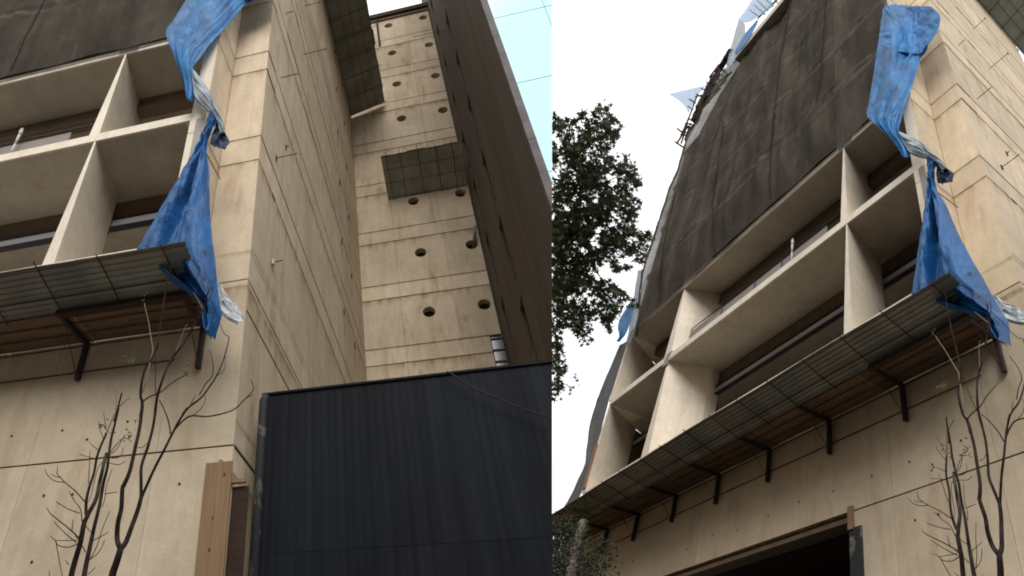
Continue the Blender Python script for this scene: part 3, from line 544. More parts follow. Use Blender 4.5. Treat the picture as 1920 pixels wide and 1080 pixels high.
# ------------------------------------------------------------------ ground
gm = bpy.data.meshes.new('ground'); s_ = 900
gm.from_pydata([(-s_, -s_, 0), (s_, -s_, 0), (s_, s_, 0), (-s_, s_, 0)], [], [(0, 1, 2, 3)])
ga = gm.attributes.new('bpos', 'FLOAT_VECTOR', 'POINT'); ga.data.foreach_set('vector', [x for v in gm.vertices for x in v.co])
gm.materials.append(MATS['paving']); go = bpy.data.objects.new('ground', gm); col.objects.link(go); go['kind'] = 'structure'

# ------------------------------------------------------------------ unseen building added behind the viewpoint to shade the lower walls
def box_obj(name, x0, x1, y0, y1, z0, z1, mat, parent=None, loc=None):
    off = parent.location if parent else Vector(loc)
    vs = [Vector(p_) - off for p_ in ((x0, y0, z0), (x1, y0, z0), (x1, y1, z0), (x0, y1, z0), (x0, y0, z1), (x1, y0, z1), (x1, y1, z1), (x0, y1, z1))]
    me = bpy.data.meshes.new(name); me.from_pydata([tuple(v) for v in vs], [], [(3, 2, 1, 0), (4, 5, 6, 7), (0, 1, 5, 4), (1, 2, 6, 5), (2, 3, 7, 6), (3, 0, 4, 7)])
    at = me.attributes.new('bpos', 'FLOAT_VECTOR', 'POINT'); at.data.foreach_set('vector', [x for v in vs for x in (v + off)])
    me.materials.append(MATS[mat]); o = bpy.data.objects.new(name, me); col.objects.link(o)
    if parent: o.parent = parent
    else: o.location = off
    return o
OB = bpy.data.objects.new('added_street_building', None); col.objects.link(OB); OB.location = (0, -22, 0)
OB['label'] = 'plain dark brown unseen building added across the street to shade the walls'; OB['category'] = 'building'
box_obj('wall', -45, 45, -34, -22, 0, 20, 'interior_brown', OB); box_obj('roof', -45.3, 45.3, -34.3, -21.7, 20, 20.4, 'tower_cap', OB)
for i in range(14):
    for z_ in (4.5, 8.2, 11.9): box_obj('window', -42 + 6.2 * i, -39.6 + 6.2 * i, -22.02, -21.95, z_, z_ + 1.9, 'dark_glass', OB)

# ------------------------------------------------------------------ the concrete building
JOINTS = [0, 2.54, 3.2, 6.53, 7.35, 10.0, 10.82, 13.47, 14.29, 16.94, 17.76, 20.41, 21.23, 23.88, 24.7, 27.35, 28.17, 30.82, 31.64, 34.29, 38.0]
REAR = 14.2
def panel(F, par, plane, s0, s1, c0, c1, th=.06, gs=.004, gc=.022, mat='concrete_cast', hole=None):
    s0, s1, c0, c1 = s0 + gs, s1 - gs, c0 + gc, c1 - gc
    mb = MB()
    jit = random.uniform(0, .004)
    def pt(s, d, c):
        if plane == 'front': return (s, d + jit, c)
        if plane == 'rear': return (s, REAR + d + jit, c)
        if plane == 'return': return (.93 + d, s, c)
        return (d + jit, s, c)
    if hole is None:
        i = len(mb.v)
        mb.v += [pt(s0, 0, c0), pt(s1, 0, c0), pt(s1, th, c0), pt(s0, th, c0), pt(s0, 0, c1), pt(s1, 0, c1), pt(s1, th, c1), pt(s0, th, c1)]
        mb.f += [(0, 1, 2, 3), (4, 7, 6, 5), (0, 4, 5, 1), (1, 5, 6, 2), (2, 6, 7, 3), (3, 7, 4, 0)]
    else:
        hs, hc, r = hole
        angs = [2 * math.pi * k_ / 32 for k_ in range(32)] + [math.atan2(c - hc, s - hs) % (2 * math.pi) for s in (s0, s1) for c in (c0, c1)]
        angs = sorted(set(round(x, 5) for x in angs)); n = len(angs)
        inn, outr = [], []
        for x in angs:
            cx, cy = math.cos(x), math.sin(x)
            t = min(((s1 - hs) / cx if cx > 1e-9 else (s0 - hs) / cx if cx < -1e-9 else 1e9), ((c1 - hc) / cy if cy > 1e-9 else (c0 - hc) / cy if cy < -1e-9 else 1e9))
            inn.append((hs + r * cx, hc + r * cy)); outr.append((hs + t * cx, hc + t * cy))
        mb.v = [pt(s, 0, c) for s, c in inn] + [pt(s, 0, c) for s, c in outr] + [pt(s, th, c) for s, c in inn] + [pt(s, th, c) for s, c in outr]
        for k_ in range(n):
            k2 = (k_ + 1) % n
            mb.f += [(k_, k2, n + k2, n + k_), (k_, 2 * n + k_, 2 * n + k2, k2), (n + k_, n + k2, 3 * n + k2, 3 * n + k_)]
    return obj(F, 'wall_panel', mb, mat, par)

def building(F, label):
    L = F.side == 'L'
    base = F.base
    B = thing(F, 'concrete_building', label, 'building', (0, 0, base))
    amax = 9.2 if L else 20.5
    p = lambda name, mb, mat, **k_: obj(F, name, mb, mat, B, **k_)
    # lower street wall
    cut_a = [.0, 1.28, 3.58, 5.86, 8.15, 10.42, 12.7, 15.0, 17.3, 19.6, 22]
    cut_a = [x for x in cut_a if x < amax] + [amax]
    for i in range(len(cut_a) - 1):
        for c0, c1 in ((base, 0), (0, 2.95)):
            a0, a1 = cut_a[i], cut_a[i + 1]
            if not L and c1 == 0:
                if a0 < 4.72 < a1: a1 = 4.72
                elif a0 >= 4.72 and a0 < 15: continue
            panel(F, B, 'front', a0, a1, c0, c1, mat='concrete_front', gs=.003, gc=.014)
    core = MB().box(.03, amax if L else 4.7, .022, .5, base, -.03 if not L else 3.0)
    if not L: core.box(.03, amax, .022, .5, -.03, 3.0)
    p('wall_core', core, 'joint_stain_shade')
    # corner block: its narrow street face and the return beside it
    for c0, c1 in zip(JOINTS[1:-1], JOINTS[2:]):
        panel(F, B, 'front', 0.0, .93, c0, c1, gc=.015)
        panel(F, B, 'return', -.95, .0, c0, c1, th=.2, gc=.012, gs=.006)
    p('corner_core', MB().box(.05, .97, .03, .6, 2.5, 38), 'joint_stain_shade')
    # side wall
    sc = [0, 4.75, 9.5, REAR] if L else [0, 4.75, 9.5]
    cc = [base] + JOINTS
    for c0, c1 in zip(cc[:-1], cc[1:]):
        for s0, s1 in zip(sc[:-1], sc[1:]):
            if c0 == 3.2: panel(F, B, 'side', s0, s1, c0, 4.0, gc=.012); panel(F, B, 'side', s0, s1, 4.0, c1, gc=.012)
            else: panel(F, B, 'side', s0, s1, c0, c1, gc=.032)
    p('side_core', MB().box(.028, .6, .03, sc[-1] - .02, base, 38), 'interior_dark')
    # dark strips painting in the shade of joint gaps, spikes and bolt marks on the side wall
    for b0, b1, c, h in ((.02, .62, 10.82, .07), (.0, .7, 10.02, .05), (1.45, 2.95, 14.29, .07), (1.0, 1.22, 6.53, .07), (.6, 1.3, 17.76, .07), (2.2, 2.7, 16.94, .07), (.05, .4, 13.47, .05), (3.4, 5.2, 13.47, .05), (2.4, 3.6, 20.41, .07)):
        p('gap_shade_strip', MB().box(-.008, .01, b0, b1, c - h / 2, c + h / 2), 'joint_stain_shade')
    for b, c, ln, plate in ((1.08, 7.87, .55, 0), (1.11, 11.33, .5, 1), (3.33, 16.26, .8, 2), (3.33, 19.71, .6, 2), (1.16, 14.96, .25, 1), (1.3, 4.73, .22, 1), (1.8, 9.2, .1, 0)):
        mb = MB().tube([(.0, b, c), (-ln, b, c + .02)], .012, .012, 5)
        if plate == 0: mb.box(-.03, -.01, b - .03, b + .03, c - .09, c + .09)
        if plate == 2: mb.box(-ln - .02, -ln + .01, b - .03, b + .03, c - .03, c + .07)
        p('steel_spike', mb, 'rusty_rod')
    for b in (9.42, 11.4) if L else (9.42,):
        for k_ in range(8):
            c = 9.4 + 3.46 * k_ - (.1 if b > 10 else 0)
            p('tie_bolt', MB().box(-.04, .01, b - .035, b + .035, c - .02, c + .22), 'rusty_rod')
            p('rust_run', MB().box(-.003, .01, b - .015, b + .02, c - .95, c - .02), 'joint_stain_shade')
    if L: p('snagged_scrap', MB().box(-.07, -.02, 1.19, 1.27, 4.6, 4.74), 'white_plastic')
    # tie holes of the street wall
    th = [(3.1, .55), (2.58, .34), (3.11, -.53), (.81, -.53), (4.08, .55), (2.6, -.55), (5.2, .55), (6.3, .6), (7.4, .55), (1.9, .58), (8.6, .5), (9.7, .62), (3.0, -1.5), (10.9, .5)]
    for a, c in th:
        if a > amax - .2: continue
        mb = MB(); n = 10; r = .022
        mb.v = [(a + r * math.cos(2 * math.pi * i / n), -.004, c + r * math.sin(2 * math.pi * i / n)) for i in range(n)] + [(a + r * math.cos(2 * math.pi * i / n), .012, c + r * math.sin(2 * math.pi * i / n)) for i in range(n)]
        mb.f = [tuple(range(n))] + [(i, n + i, n + (i + 1) % n, (i + 1) % n) for i in range(n)]
        p('tie_hole', mb, 'black_hole')
    # floor slabs
    aL = amax if L else 17.05
    for c0, c1, nm in ((3.2, 3.45, 0), (7.0, 7.25, 1), (10.5, 10.74, 2)) + (() if L else ((13.95, 14.2, 3), (17.4, 17.65, 4), (20.9, 21.15, 5), (24.35, 24.6, 6))):
        be = .0 if nm > 2 else 3.2
        pl = [(1.27, -.95), (aL + .1, -.95), (aL + .1 + (0 if L else .62 * (be + .95)), be), (1.27, be)]
        p('floor_slab', MB().prism(pl, pl, c0, c1), 'concrete_fair')
        if nm in (1, 2):
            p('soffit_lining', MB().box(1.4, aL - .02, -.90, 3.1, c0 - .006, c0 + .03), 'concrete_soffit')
    # downstand beams behind the soffits, rooms behind
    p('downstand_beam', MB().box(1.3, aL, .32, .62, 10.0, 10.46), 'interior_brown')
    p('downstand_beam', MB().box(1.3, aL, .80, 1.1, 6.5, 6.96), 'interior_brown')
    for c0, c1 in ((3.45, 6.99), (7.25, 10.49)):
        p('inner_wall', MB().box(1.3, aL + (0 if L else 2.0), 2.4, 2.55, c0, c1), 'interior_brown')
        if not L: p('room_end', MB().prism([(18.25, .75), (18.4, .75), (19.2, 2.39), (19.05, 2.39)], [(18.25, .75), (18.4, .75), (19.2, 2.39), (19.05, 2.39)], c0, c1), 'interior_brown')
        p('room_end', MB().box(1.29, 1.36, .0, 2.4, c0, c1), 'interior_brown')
    # windows at the back of the two storeys
    for c0, c1 in ((3.45, 6.99), (7.25, 10.49)):
        a = 1.7
        while a < aL - 1.2:
            wn = p('window', MB().box(a, a + 1.5, 2.36, 2.38, c0 + .9, c1 - .5), 'dark_glass')
            for x in (a - .05, a + .72, a + 1.5): obj(F, 'frame', MB().box(x, x + .06, 2.31, 2.355, c0 + .9, c1 - .5), 'plywood', wn)
            obj(F, 'frame', MB().box(a, a + 1.5, 2.31, 2.345, c0 + .84, c0 + .9), 'plywood', wn); a += 2.1
    # fins and columns
    def fin(c0, c1, fr, fl_b, fl_t, back_r, back_l):
        bot = [(fr, -.94), (fl_b, -.94), (back_l, .66), (back_r, .66)]; top = [(fr + .015, -.94), (fl_t, -.94), (back_l, .66), (back_r, .66)]
        mb = MB(); n = 6      # the flank twists: many short lifts
        for i in range(n):
            def at(t): return [tuple(x + (y - x) * t for x, y in zip(bq, tq)) for bq, tq in zip(bot, top)]
            mb.prism(at(i / n), at((i + 1) / n), c0 + (c1 - c0) * i / n, c0 + (c1 - c0) * (i + 1) / n)
        mb.f = [f for f in mb.f]
        o = p('column', mb, 'concrete_fair')
    for c0, c1 in ((3.46, 6.993), (7.26, 10.493)):
        fin(c0, c1, 3.54, 3.80, 3.60, 3.88, 4.2)
        if not L:
            p('column', MB().prism([(12.62, -.9), (13.1, -.9), (13.3, .85), (11.96, .85), (11.95, .42)], [(12.66, -.9), (12.74, -.9), (13.3, .85), (11.96, .85), (11.95, .42)], c0, c1), 'concrete_fair')
            p('column', MB().prism([(17.03, -.94), (17.34, -.94), (18.7, .8), (18.2, .8)], [(17.06, -.94), (17.18, -.94), (18.7, .8), (18.2, .8)], c0, c1), 'concrete_fair')
    if not L:
        for c0, c1 in ((10.75, 13.94), (14.21, 17.39), (17.66, 20.89), (21.16, 24.34)):
            for a in (3.6, 12.6, 16.7): p('column', MB().box(a, a + .3, -.9, .0, c0, c1), 'concrete_fair')
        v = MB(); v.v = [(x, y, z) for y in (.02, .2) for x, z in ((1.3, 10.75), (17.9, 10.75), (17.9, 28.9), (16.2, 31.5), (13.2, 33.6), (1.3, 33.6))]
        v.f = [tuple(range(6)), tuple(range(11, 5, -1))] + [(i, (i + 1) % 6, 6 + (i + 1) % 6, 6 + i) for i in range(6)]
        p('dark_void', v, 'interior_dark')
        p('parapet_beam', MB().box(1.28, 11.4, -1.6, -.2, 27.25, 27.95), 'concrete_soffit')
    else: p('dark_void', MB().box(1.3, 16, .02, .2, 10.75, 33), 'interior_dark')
    # end pier at the corner
    for c0, c1 in ((3.0, 6.54), (6.56, 10.2), (10.22, 13.9), (13.92, 20.0), (20.02, 30.4)):
        p('end_pier', MB().box(.965, 1.275, -.95, .6, c0, c1), 'concrete_fair')
    p('grey_patch', MB().box(.962, 1.13, -.953, -.80, 5.45, 7.0), 'grey_patch')
    p('grey_patch', MB().box(3.22, 3.78, -.953, -.90, 10.505, 10.745), 'grey_patch')
    if not L:
        p('grey_patch', MB().prism([(12.62, -.954), (12.95, -.954), (12.95, -.90), (12.62, -.90)], [(12.45, -.954), (12.8, -.954), (12.8, -.90), (12.45, -.90)], 6.85, 7.34), 'grey_patch')
    # steel beams between the columns of the lower storey
    spans = [(1.3, 3.98), (4.08, amax)] if L else [(1.3, 3.98), (4.08, 12.6), (13.2, 18.0)]
    for a0, a1 in spans:
        s = p('steel_beam', MB().box(a0, a1, .742, .765, 6.12, 6.31), 'grey_steel')
        obj(F, 'flange', MB().box(a0 - .02, a1 + .02, .70, .86, 6.05, 6.085), 'dark_steel', s); obj(F, 'flange', MB().box(a0 - .02, a1 + .02, .70, .86, 6.34, 6.375), 'dark_steel', s)
        obj(F, 'end_plate', MB().box(a0 - .05, a0 - .022, .68, .88, 6.0, 6.42), 'dark_steel', s)
    # railing of the upper storey
    a1 = amax if L else 12.2
    rl = p('railing', MB().tube([(4.2, -.5, 8.4), (a1, -.5, 8.4)], .02, .02, 6), 'dark_steel')
    obj(F, 'panel', MB().box(4.85, a1 - .02, -.47, -.44, 7.27, 8.33), 'rail_panel', rl)
    for a in ([6.9, 8.3] if L else [6.9, 8.3, 10.2, 12.18]): obj(F, 'post', MB().tube([(a, -.5, 7.25), (a, -.5, 8.4)], .018, .018, 5), 'dark_steel', rl)
    bl = MB(); zz = [(7.25, .035), (7.6, .035), (7.62, .05), (7.7, .05), (7.72, .03), (8.1, .028), (8.45, .038), (8.6, .05), (8.66, .04), (8.72, .02)]
    for (z0, r0), (z1, r1) in zip(zz[:-1], zz[1:]): bl.tube([(6.26, -.62, z0), (6.26, -.62, z1)], r0, r1, 8)
    obj(F, 'baluster', bl, 'white_plastic', rl, smooth=True)
    if L:
        # rear wall with round openings
        RJ = [base, 6.70, 7.52, 10.17, 10.99, 13.64, 14.46, 17.11, 17.93, 20.58, 21.40, 24.05, 24.87, 27.52, 28.34, 30.99, 31.81, 34.46, 35.28, 38.0]
        RA = [-5.84, -4.2, -1.8, -.0]
        holes = [(a, c) for a in (-3.0, -5.42) for c in (9.1, 12.6, 16.1, 19.62, 23.1, 26.55, 30.03, 33.55, 37.0)]
        for c0, c1 in zip(RJ[:-1], RJ[1:]):
            for a0, a1 in zip(RA[:-1], RA[1:]):
                if a0 < -5 and c1 <= 11.0: a0 = -5.36
                h = [x for x in holes if a0 < x[0] - .28 and x[0] + .28 < a1 and c0 < x[1] < c1]
                panel(F, B, 'rear', a0, a1, c0, c1, th=.34, gs=.005, gc=.02, mat='concrete_rear', hole=(*h[0], .28) if h else None)
        p('rear_core', MB().box(-5.82, .4, REAR + .36, REAR + .6, base, 37.9), 'interior_dark')
        j = MB()
        for c in RJ[1:-1]: j.box(-5.34, -.01, REAR + .02, REAR + .2, c - .03, c + .03)
        for a in RA[1:-1]:
            j.box(a - .012, a + .012, REAR + .02, REAR + .2, 8, 38)
        p('joint_filling', j, 'joint_stain_shade')
        p('roof_edge', MB().box(-6.1, .5, REAR - .25, REAR + .5, 38.02, 38.45), 'dark_timber')
        p('roof_fascia', MB().box(-6.1, .5, REAR - .1, REAR + .4, 37.75, 38.0), 'interior_brown')
        p('downpipe', MB().tube([(-2.25, REAR - .1, 38), (-2.25, REAR - .1, 34.6)], .07, .07, 8), 'dark_timber')
        win = p('strip_window', MB().box(-5.86, -5.40, REAR + .12, REAR + .15, 6, 11), 'dark_glass')
        for c in (9.2, 9.75, 10.3, 10.85): obj(F, 'glazing_bar', MB().box(-5.86, -5.40, REAR + .06, REAR + .118, c - .03, c + .03), 'dark_steel', win)
        p('pipe_stub', MB().tube([(-5.5, REAR + .2, 16.1), (-5.62, REAR - .25, 16.35), (-5.7, REAR - .5, 16.75)], .085, .085, 10), 'grey_pipe', smooth=True)
    else:
        # garage opening
        p('lintel', MB().box(4.73, 15, .06, .5, -.16, -.03), 'interior_brown')
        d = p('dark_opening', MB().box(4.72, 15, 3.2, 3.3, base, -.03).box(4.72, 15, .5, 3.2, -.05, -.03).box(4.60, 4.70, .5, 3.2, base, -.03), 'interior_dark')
        p('jamb', MB().box(4.40, 4.73, -.03, .25, base, -.33), 'worn_post')
        p('timber_block', MB().box(4.61, 4.74, -.06, .1, -.36, .09), 'pine')
    return B

bl = building(LF, 'pale concrete building with a rear wall of round openings beside the black hoarding')
br_ = building(RF, 'pale concrete building with net-wrapped upper floors above a dark garage opening')

# ------------------------------------------------------------------ corrugated canopies
def canopy(F, label, fn, s0, s1, step, mat, ridge, pitch, rods_t, rods_s, base, brackets=(), ply=False, amp=.014, timber=None):
    T = thing(F, 'corrugated_canopy', label, 'canopy', base)
    s = s0
    while s < s1 - .05:
        e = min(s + step, s1)
        mb = MB(); lift = random.uniform(0, .012); sk = random.uniform(-.02, .02)
        if ridge == 's':
            n = int(round(1 / pitch)); ts = []
            for i in range(n):
                for f, h in ((0, 0), (.14, 0), (.24, 1), (.90, 1)): ts.append(((i + f) / n, h))
            ts.append((1, 0)); ss = [s - .02, s + (e - s) * .33, s + (e - s) * .66, e + .04]
            rows = [[fn(x, t + (sk * .3), h * amp * 1.6 + lift) for t, h in ts] for x in ss]
        else:
            n = max(2, int(round((e - s) / pitch)))
            ss = [s + (e + .03 - s) * i / (n * 4) for i in range(n * 4 + 1)]
            rows = [[fn(x, t, amp * math.cos(2 * math.pi * i / 4) + lift) for t in (-.01, .33, .66, 1 + sk)] for i, x in enumerate(ss)]
        obj(F, 'sheet', mb.grid(rows), mat, T, smooth=(ridge != 's'))
        s = e
    for t in rods_t: obj(F, 'rod', MB().tube([fn(s0 + (s1 - s0) * i / 12, t, -.02) for i in range(13)], .011, .011, 5), 'rusty_rod', T)
    for x in rods_s: obj(F, 'rod', MB().tube([fn(x + random.uniform(-.03, .03), -.03, -.035), fn(x, .5, -.04), fn(x + random.uniform(-.05, .05), 1.05 + random.uniform(0, .06), -.03)], .0125, .0125, 5), 'rusty_rod', T)
    for a in brackets:
        bk = obj(F, 'bracket', MB().box(a - .035, a + .035, -.94, -.05, 2.16, 2.235), 'bracket_steel', T)
        obj(F, 'leg', MB().box(a - .04, a + .04, -.10, -.012, 1.42 + random.uniform(-.05, .05), 2.24), 'bracket_steel', bk)
        obj(F, 'stay', MB().tube([(a + .02, -.72, 2.16), (a + .03, -.05, 1.52)], .008, .008, 5), 'rusty_rod', bk)
    if ply:
        a = s0 + .1
        while a < s1 - .2:
            e = min(a + random.choice((1.2, 1.8, 2.4)), s1)
            obj(F, 'plywood_board', MB().box(a, e - .012, -.87, -.015, 2.262 + random.uniform(0, .01), 2.285), 'plywood', T); a = e
        for b, c in ((-.62, 2.245), (-.33, 2.245), (-.02, 2.20), (-.02, 1.64)):
            obj(F, 'rail', MB().tube([(s0 + .05 + (.75 if c < 2 else 0), b, c), (s1, b, c - .02)], .011, .011, 5), 'rusty_rod', T)
    if timber: obj(F, 'timber_beam', MB().box(*timber), 'dark_timber', T)
    return T
def front_fn(s, t, h):
    sag = .012 * max(0, s - 9) + .015 * math.sin(s * 1.3)
    nb, nc = -.27, -.963     # down-facing normal
    b = -.85 - .93 * t; c = 2.27 + .27 * t - sag * t
    return (s, b + nb * h * -1, c - nc * h)
def side_fn(s, t, h): return (-2.15 * t - .02, s, 27.55 + .65 * t + h)
def rear_fn(s, t, h): return (s, REAR - .03 - 2.15 * t, 19.98 + .90 * t + h)
AR = [.75 + 1.14 * i for i in range(16)]
BK = [.74, 3.04, 5.25, 7.46, 9.7, 11.95, 14.25, 16.4]
canopy(LF, 'long grey corrugated canopy on steel brackets under the balconies, beside the hoarding', front_fn, .42, 8.6, 1.9, 'corrugated', 's', .111, (.04, .36, .97), [x for x in AR if x < 8], (.7, -.85, 2.2),
       [b for b in BK if b < 8.2], True, timber=(.62, 3.1, -1.0, -.86, 2.17, 2.262))
canopy(RF, 'long sagging corrugated canopy on steel brackets above the garage opening', front_fn, .42, 18.6, 1.9, 'corrugated', 's', .111, (.04, .36, .97), AR, (.7, -.85, 2.2),
       BK, True, timber=(.62, 3.1, -1.0, -.86, 2.17, 2.262))
canopy(LF, 'dark green corrugated canopy high on the side wall, seen from below', side_fn, 3.0, 14.05, .92, 'corrugated_green', 't', .20, (.03, .3, .52, .75, .98), [3.4 + 1.18 * i for i in range(10)], (0, 8, 27.5), amp=.03)
canopy(LF, 'dark green corrugated canopy low on the rear wall, between round openings', rear_fn, -5.82, -1.74, .92, 'corrugated_green', 't', .16, (.04, .38, .68, .97), [-5.3, -4.5, -3.6, -2.7, -2.0], (-3, REAR, 20), amp=.02)
canopy(RF, 'dark corrugated canopy high on the side wall above the blue tarpaulin', side_fn, 3.0, 12.0, .92, 'corrugated_green', 't', .20, (.03, .3, .52, .75, .98), [3.4 + 1.18 * i for i in range(8)], (0, 8, 27.5), amp=.03)

# ------------------------------------------------------------------ dark tower on the far side of the yard
TW = thing(LF, 'dark_tower', 'tall dark brown tower wall with slit windows against pale blue sky', 'building', (-5.9, 1.7, LF.base))
wins = [(8.0, 6.1 + 3.46 * k_, .85, 1.75) for k_ in range(11)] + [(12.2, 5.9 + 3.46 * k_, .9, 1.8) for k_ in range(11)]
bs = sorted(set([1.72, 20] + [x for wv in wins for x in (wv[0] - wv[2] / 2, wv[0] + wv[2] / 2)]))
cs = sorted(set([LF.base, 46] + [x for wv in wins for x in (wv[1], wv[1] + wv[3])]))
mb = MB()
for i in range(len(bs) - 1):
    for j in range(len(cs) - 1):
        bm_, cm_ = (bs[i] + bs[i + 1]) / 2, (cs[j] + cs[j + 1]) / 2
        if any(abs(bm_ - wv[0]) < wv[2] / 2 and wv[1] < cm_ < wv[1] + wv[3] for wv in wins): continue
        mb.quad((-5.9, bs[i], cs[j]), (-5.9, bs[i + 1], cs[j]), (-5.9, bs[i + 1], cs[j + 1]), (-5.9, bs[i], cs[j + 1]))
for b, c, wd, h in wins:
    x0, x1, b0, b1, c1 = -5.9, -6.0, b - wd / 2, b + wd / 2, c + h
    mb.quad((x0, b0, c), (x1, b0, c), (x1, b1, c), (x0, b1, c)); mb.quad((x0, b0, c1), (x0, b1, c1), (x1, b1, c1), (x1, b0, c1))
    mb.quad((x0, b0, c), (x0, b0, c1), (x1, b0, c1), (x1, b0, c)); mb.quad((x0, b1, c), (x1, b1, c), (x1, b1, c1), (x0, b1, c1))
obj(LF, 'wall', mb, 'tower_render', TW, recalc=False)
for i, (b, c, wd, h) in enumerate(wins):
    wn = obj(LF, 'window', MB().box(-6.014, -6.001, b - wd / 2 - .05, b + wd / 2 + .05, c - .05, c + h + .05), 'dark_glass', TW)
    if wn is not None:
        obj(LF, 'frame', MB().box(-6.0, -5.97, b - .02, b + .02, c, c + h), 'dark_steel', wn)
        obj(LF, 'drip_strip', MB().box(-5.905, -5.88, b - wd / 2 + .02, b - wd / 2 + .09, c - 1.1, c - .02), 'dark_timber', wn)
        if b < 9 and c < 12: obj(LF, 'pane', MB().box(-6.0, -5.985, b - wd / 2, b - .03, c + .02, c + .5), 'lit_pane', wn)  # light showing in the lower windows is put into the pane's colour
obj(LF, 'back_wall', MB().box(-6.06, -6.02, 1.75, 20, LF.base, 46), 'tower_render', TW)
obj(LF, 'edge_cap', MB().box(-6.07, -5.89, 1.52, 1.715, LF.base, 46), 'tower_cap', TW)
for k_ in range(14): obj(LF, 'cap_joint', MB().box(-6.074, -5.886, 1.515, 1.7, -3 + 3.46 * k_, -2.97 + 3.46 * k_), 'tower_render', TW)

# ------------------------------------------------------------------ black hoarding in the yard mouth
FB = .6
H = thing(LF, 'black_hoarding', 'tall black sheet-metal hoarding closing the yard, worn pale post at its end', 'fence', (-.3, FB, LF.base))
a = -.30; k_ = 0
while a > -6.2:
    wd = random.choice((.5, .56, .62)); e = a - wd; n = 4
    for tier, (c0, c1, off) in enumerate(((-1.39, 1.13, 0), (LF.base, -1.2, .004))):
        mb = MB(); rows = []
        prof = []
        for i in range(n):
            for f, d in ((0, 0), (.25, 0), (.5, .0035), (.75, .0035)): prof.append((a - wd * (i + f) / n, d))
        prof.append((e - .01, 0))
        rows = [[(x, FB + off + d + random.uniform(0, .002), c) for x, d in prof] for c in (c0, (c0 + c1) / 2, c1)]
        obj(LF, 'sheet', mb.grid(rows), 'black_sheet', H)
    a = e
obj(LF, 'top_rail', MB().box(-.20, -6.3, FB - .03, FB + .05, 1.13, 1.165), 'black_sheet', H)
obj(LF, 'end_post', MB().tube([(-.235, FB - .02, LF.base), (-.235, FB - .02, 1.02), (-.27, FB - .02, 1.12)], .085, .06, 12), 'worn_post', H, smooth=True)
obj(LF, 'end_sheet', MB().box(-.34, -.25, FB - .01, FB + .04, LF.base, 1.14), 'black_sheet', H)
tag(obj(LF, 'sagging_cable', MB().tube(catmull([(x, y - .05, z) for x, y, z in CABLE], 4), .012, .012, 6), 'cable_black', base=CABLE[0]), 'thin black cable sagging across the face of the black hoarding', 'cable')
for pts, lb in zip(WIRES, ('highest thin cable crossing the pale blue sky from the tower top', 'middle thin cable crossing the pale blue sky right of the tower', 'lowest short cable in the pale blue sky near the tower edge', 'steep thin cable at the upper corner of the pale blue sky')):
    q0, q1 = Vector(pts[0]), Vector(pts[1]); q2 = q1 + (q1 - q0) * .4; q_1 = q0 - (q1 - q0) * 1.2
    ln = [q_1.lerp(q2, i / 10) - Vector((0, 0, .02 * math.sin(math.pi * i / 10))) for i in range(11)]
    tag(obj(LF, 'overhead_cable', MB().tube(ln, .012, .012, 5), 'cable_black', base=pts[0]), lb, 'cable', 'overhead cables in the pale sky')

# knotted plank against the corner, offcut, and a board painting in the gap's shade
PL = thing(LF, 'pine_plank', 'upright knotted pine plank against the pale wall corner beside the hoarding', 'plank', (.2, -.03, LF.base))
obj(LF, 'board', MB().prism([(-.06, -.045), (.34, -.045), (.34, -.006), (-.06, -.006)], [(-.02, -.045), (.395, -.045), (.395, -.006), (-.02, -.006)], LF.base, -.27), 'pine', PL)
obj(LF, 'splinter', MB().box(.14, .20, -.04, -.012, -.272, -.235), 'pine', PL)
for a, c, r in ((.085, -.47, .022), (.20, -1.08, .018), (.20, -1.5, .02)):
    n = 10; mb = MB(); mb.v = [(a + r * .7 * math.cos(6.2832 * i / n), -.047, c + r * 1.5 * math.sin(6.2832 * i / n)) for i in range(n)]; mb.f = [tuple(range(n))]
    obj(LF, 'knot', mb, 'knot', PL)
tag(obj(LF, 'timber_offcut', MB().box(-.22, .0, .02, .08, -.57, -.51), 'pine', base=(-.1, .05, -.54)), 'small pale timber offcut wedged between wall corner and hoarding post', 'timber')
tag(obj(LF, 'gap_shade_board', MB().box(-.25, -.005, .1, .13, LF.base, -.60), 'dark_timber', base=(-.12, .1, LF.base)), 'dark board put in for the shade of the gap between wall corner and hoarding', 'board')

# ------------------------------------------------------------------ dust net over the upper floors
def ridged(x): return 1 - abs(noise.noise(x)) * 2
def net_b(a, c):
    v = .20 * ridged(Vector((a * .42 + c * .05, c * .045, 3.1))) + .07 * ridged(Vector((a * .8 - c * .22, c * .06 - a * .1, 7.7))) + .03 * noise.noise(Vector((a * .8 + c * .3, c * .4 - a * .3, 1.2)))
    v += .035 * ridged(Vector((a * 1.5 + c * .25, c * .22, 9.0))) + .045 * noise.noise(Vector((a * 2.6 + c * .8, c * .7 - a * .4, 5))) + .03 * abs(noise.noise(Vector((a * 4.5 - c * .6, c * .9, 8))))
    for c0 in (14.1, 17.6, 21.1, 24.5, 27.6):          # drawn tight over the slab edges behind
        cc = c0 + .12 * noise.noise(Vector((a * .5, c0, 0)))
        v += (.030 + .03 * noise.noise(Vector((a * .35, c0, 4)))) * math.exp(-((c - cc) / .16) ** 2)
    hem = max(0, 1 - (c - 10.7) / 1.6)
    return -1.02 - max(0, v) * (1 - .75 * hem) * min(1, max(.06, (a - 1.6) / 2.2)) - .12 * max(0, (c - 12) / 18)
def net_left(c):
    K = [(10.2, 16.5), (11, 16.6), (13, 17.2), (15.6, 17.42), (19.2, 16.95), (25.2, 16.56), (27.5, 15.9), (29, 15.17), (30.4, 12.9)]
    for (x0, y0), (x1, y1) in zip(K[:-1], K[1:]):
        if c <= x1: return y0 + (y1 - y0) * max(0, (c - x0) / (x1 - x0))
    return 12.9
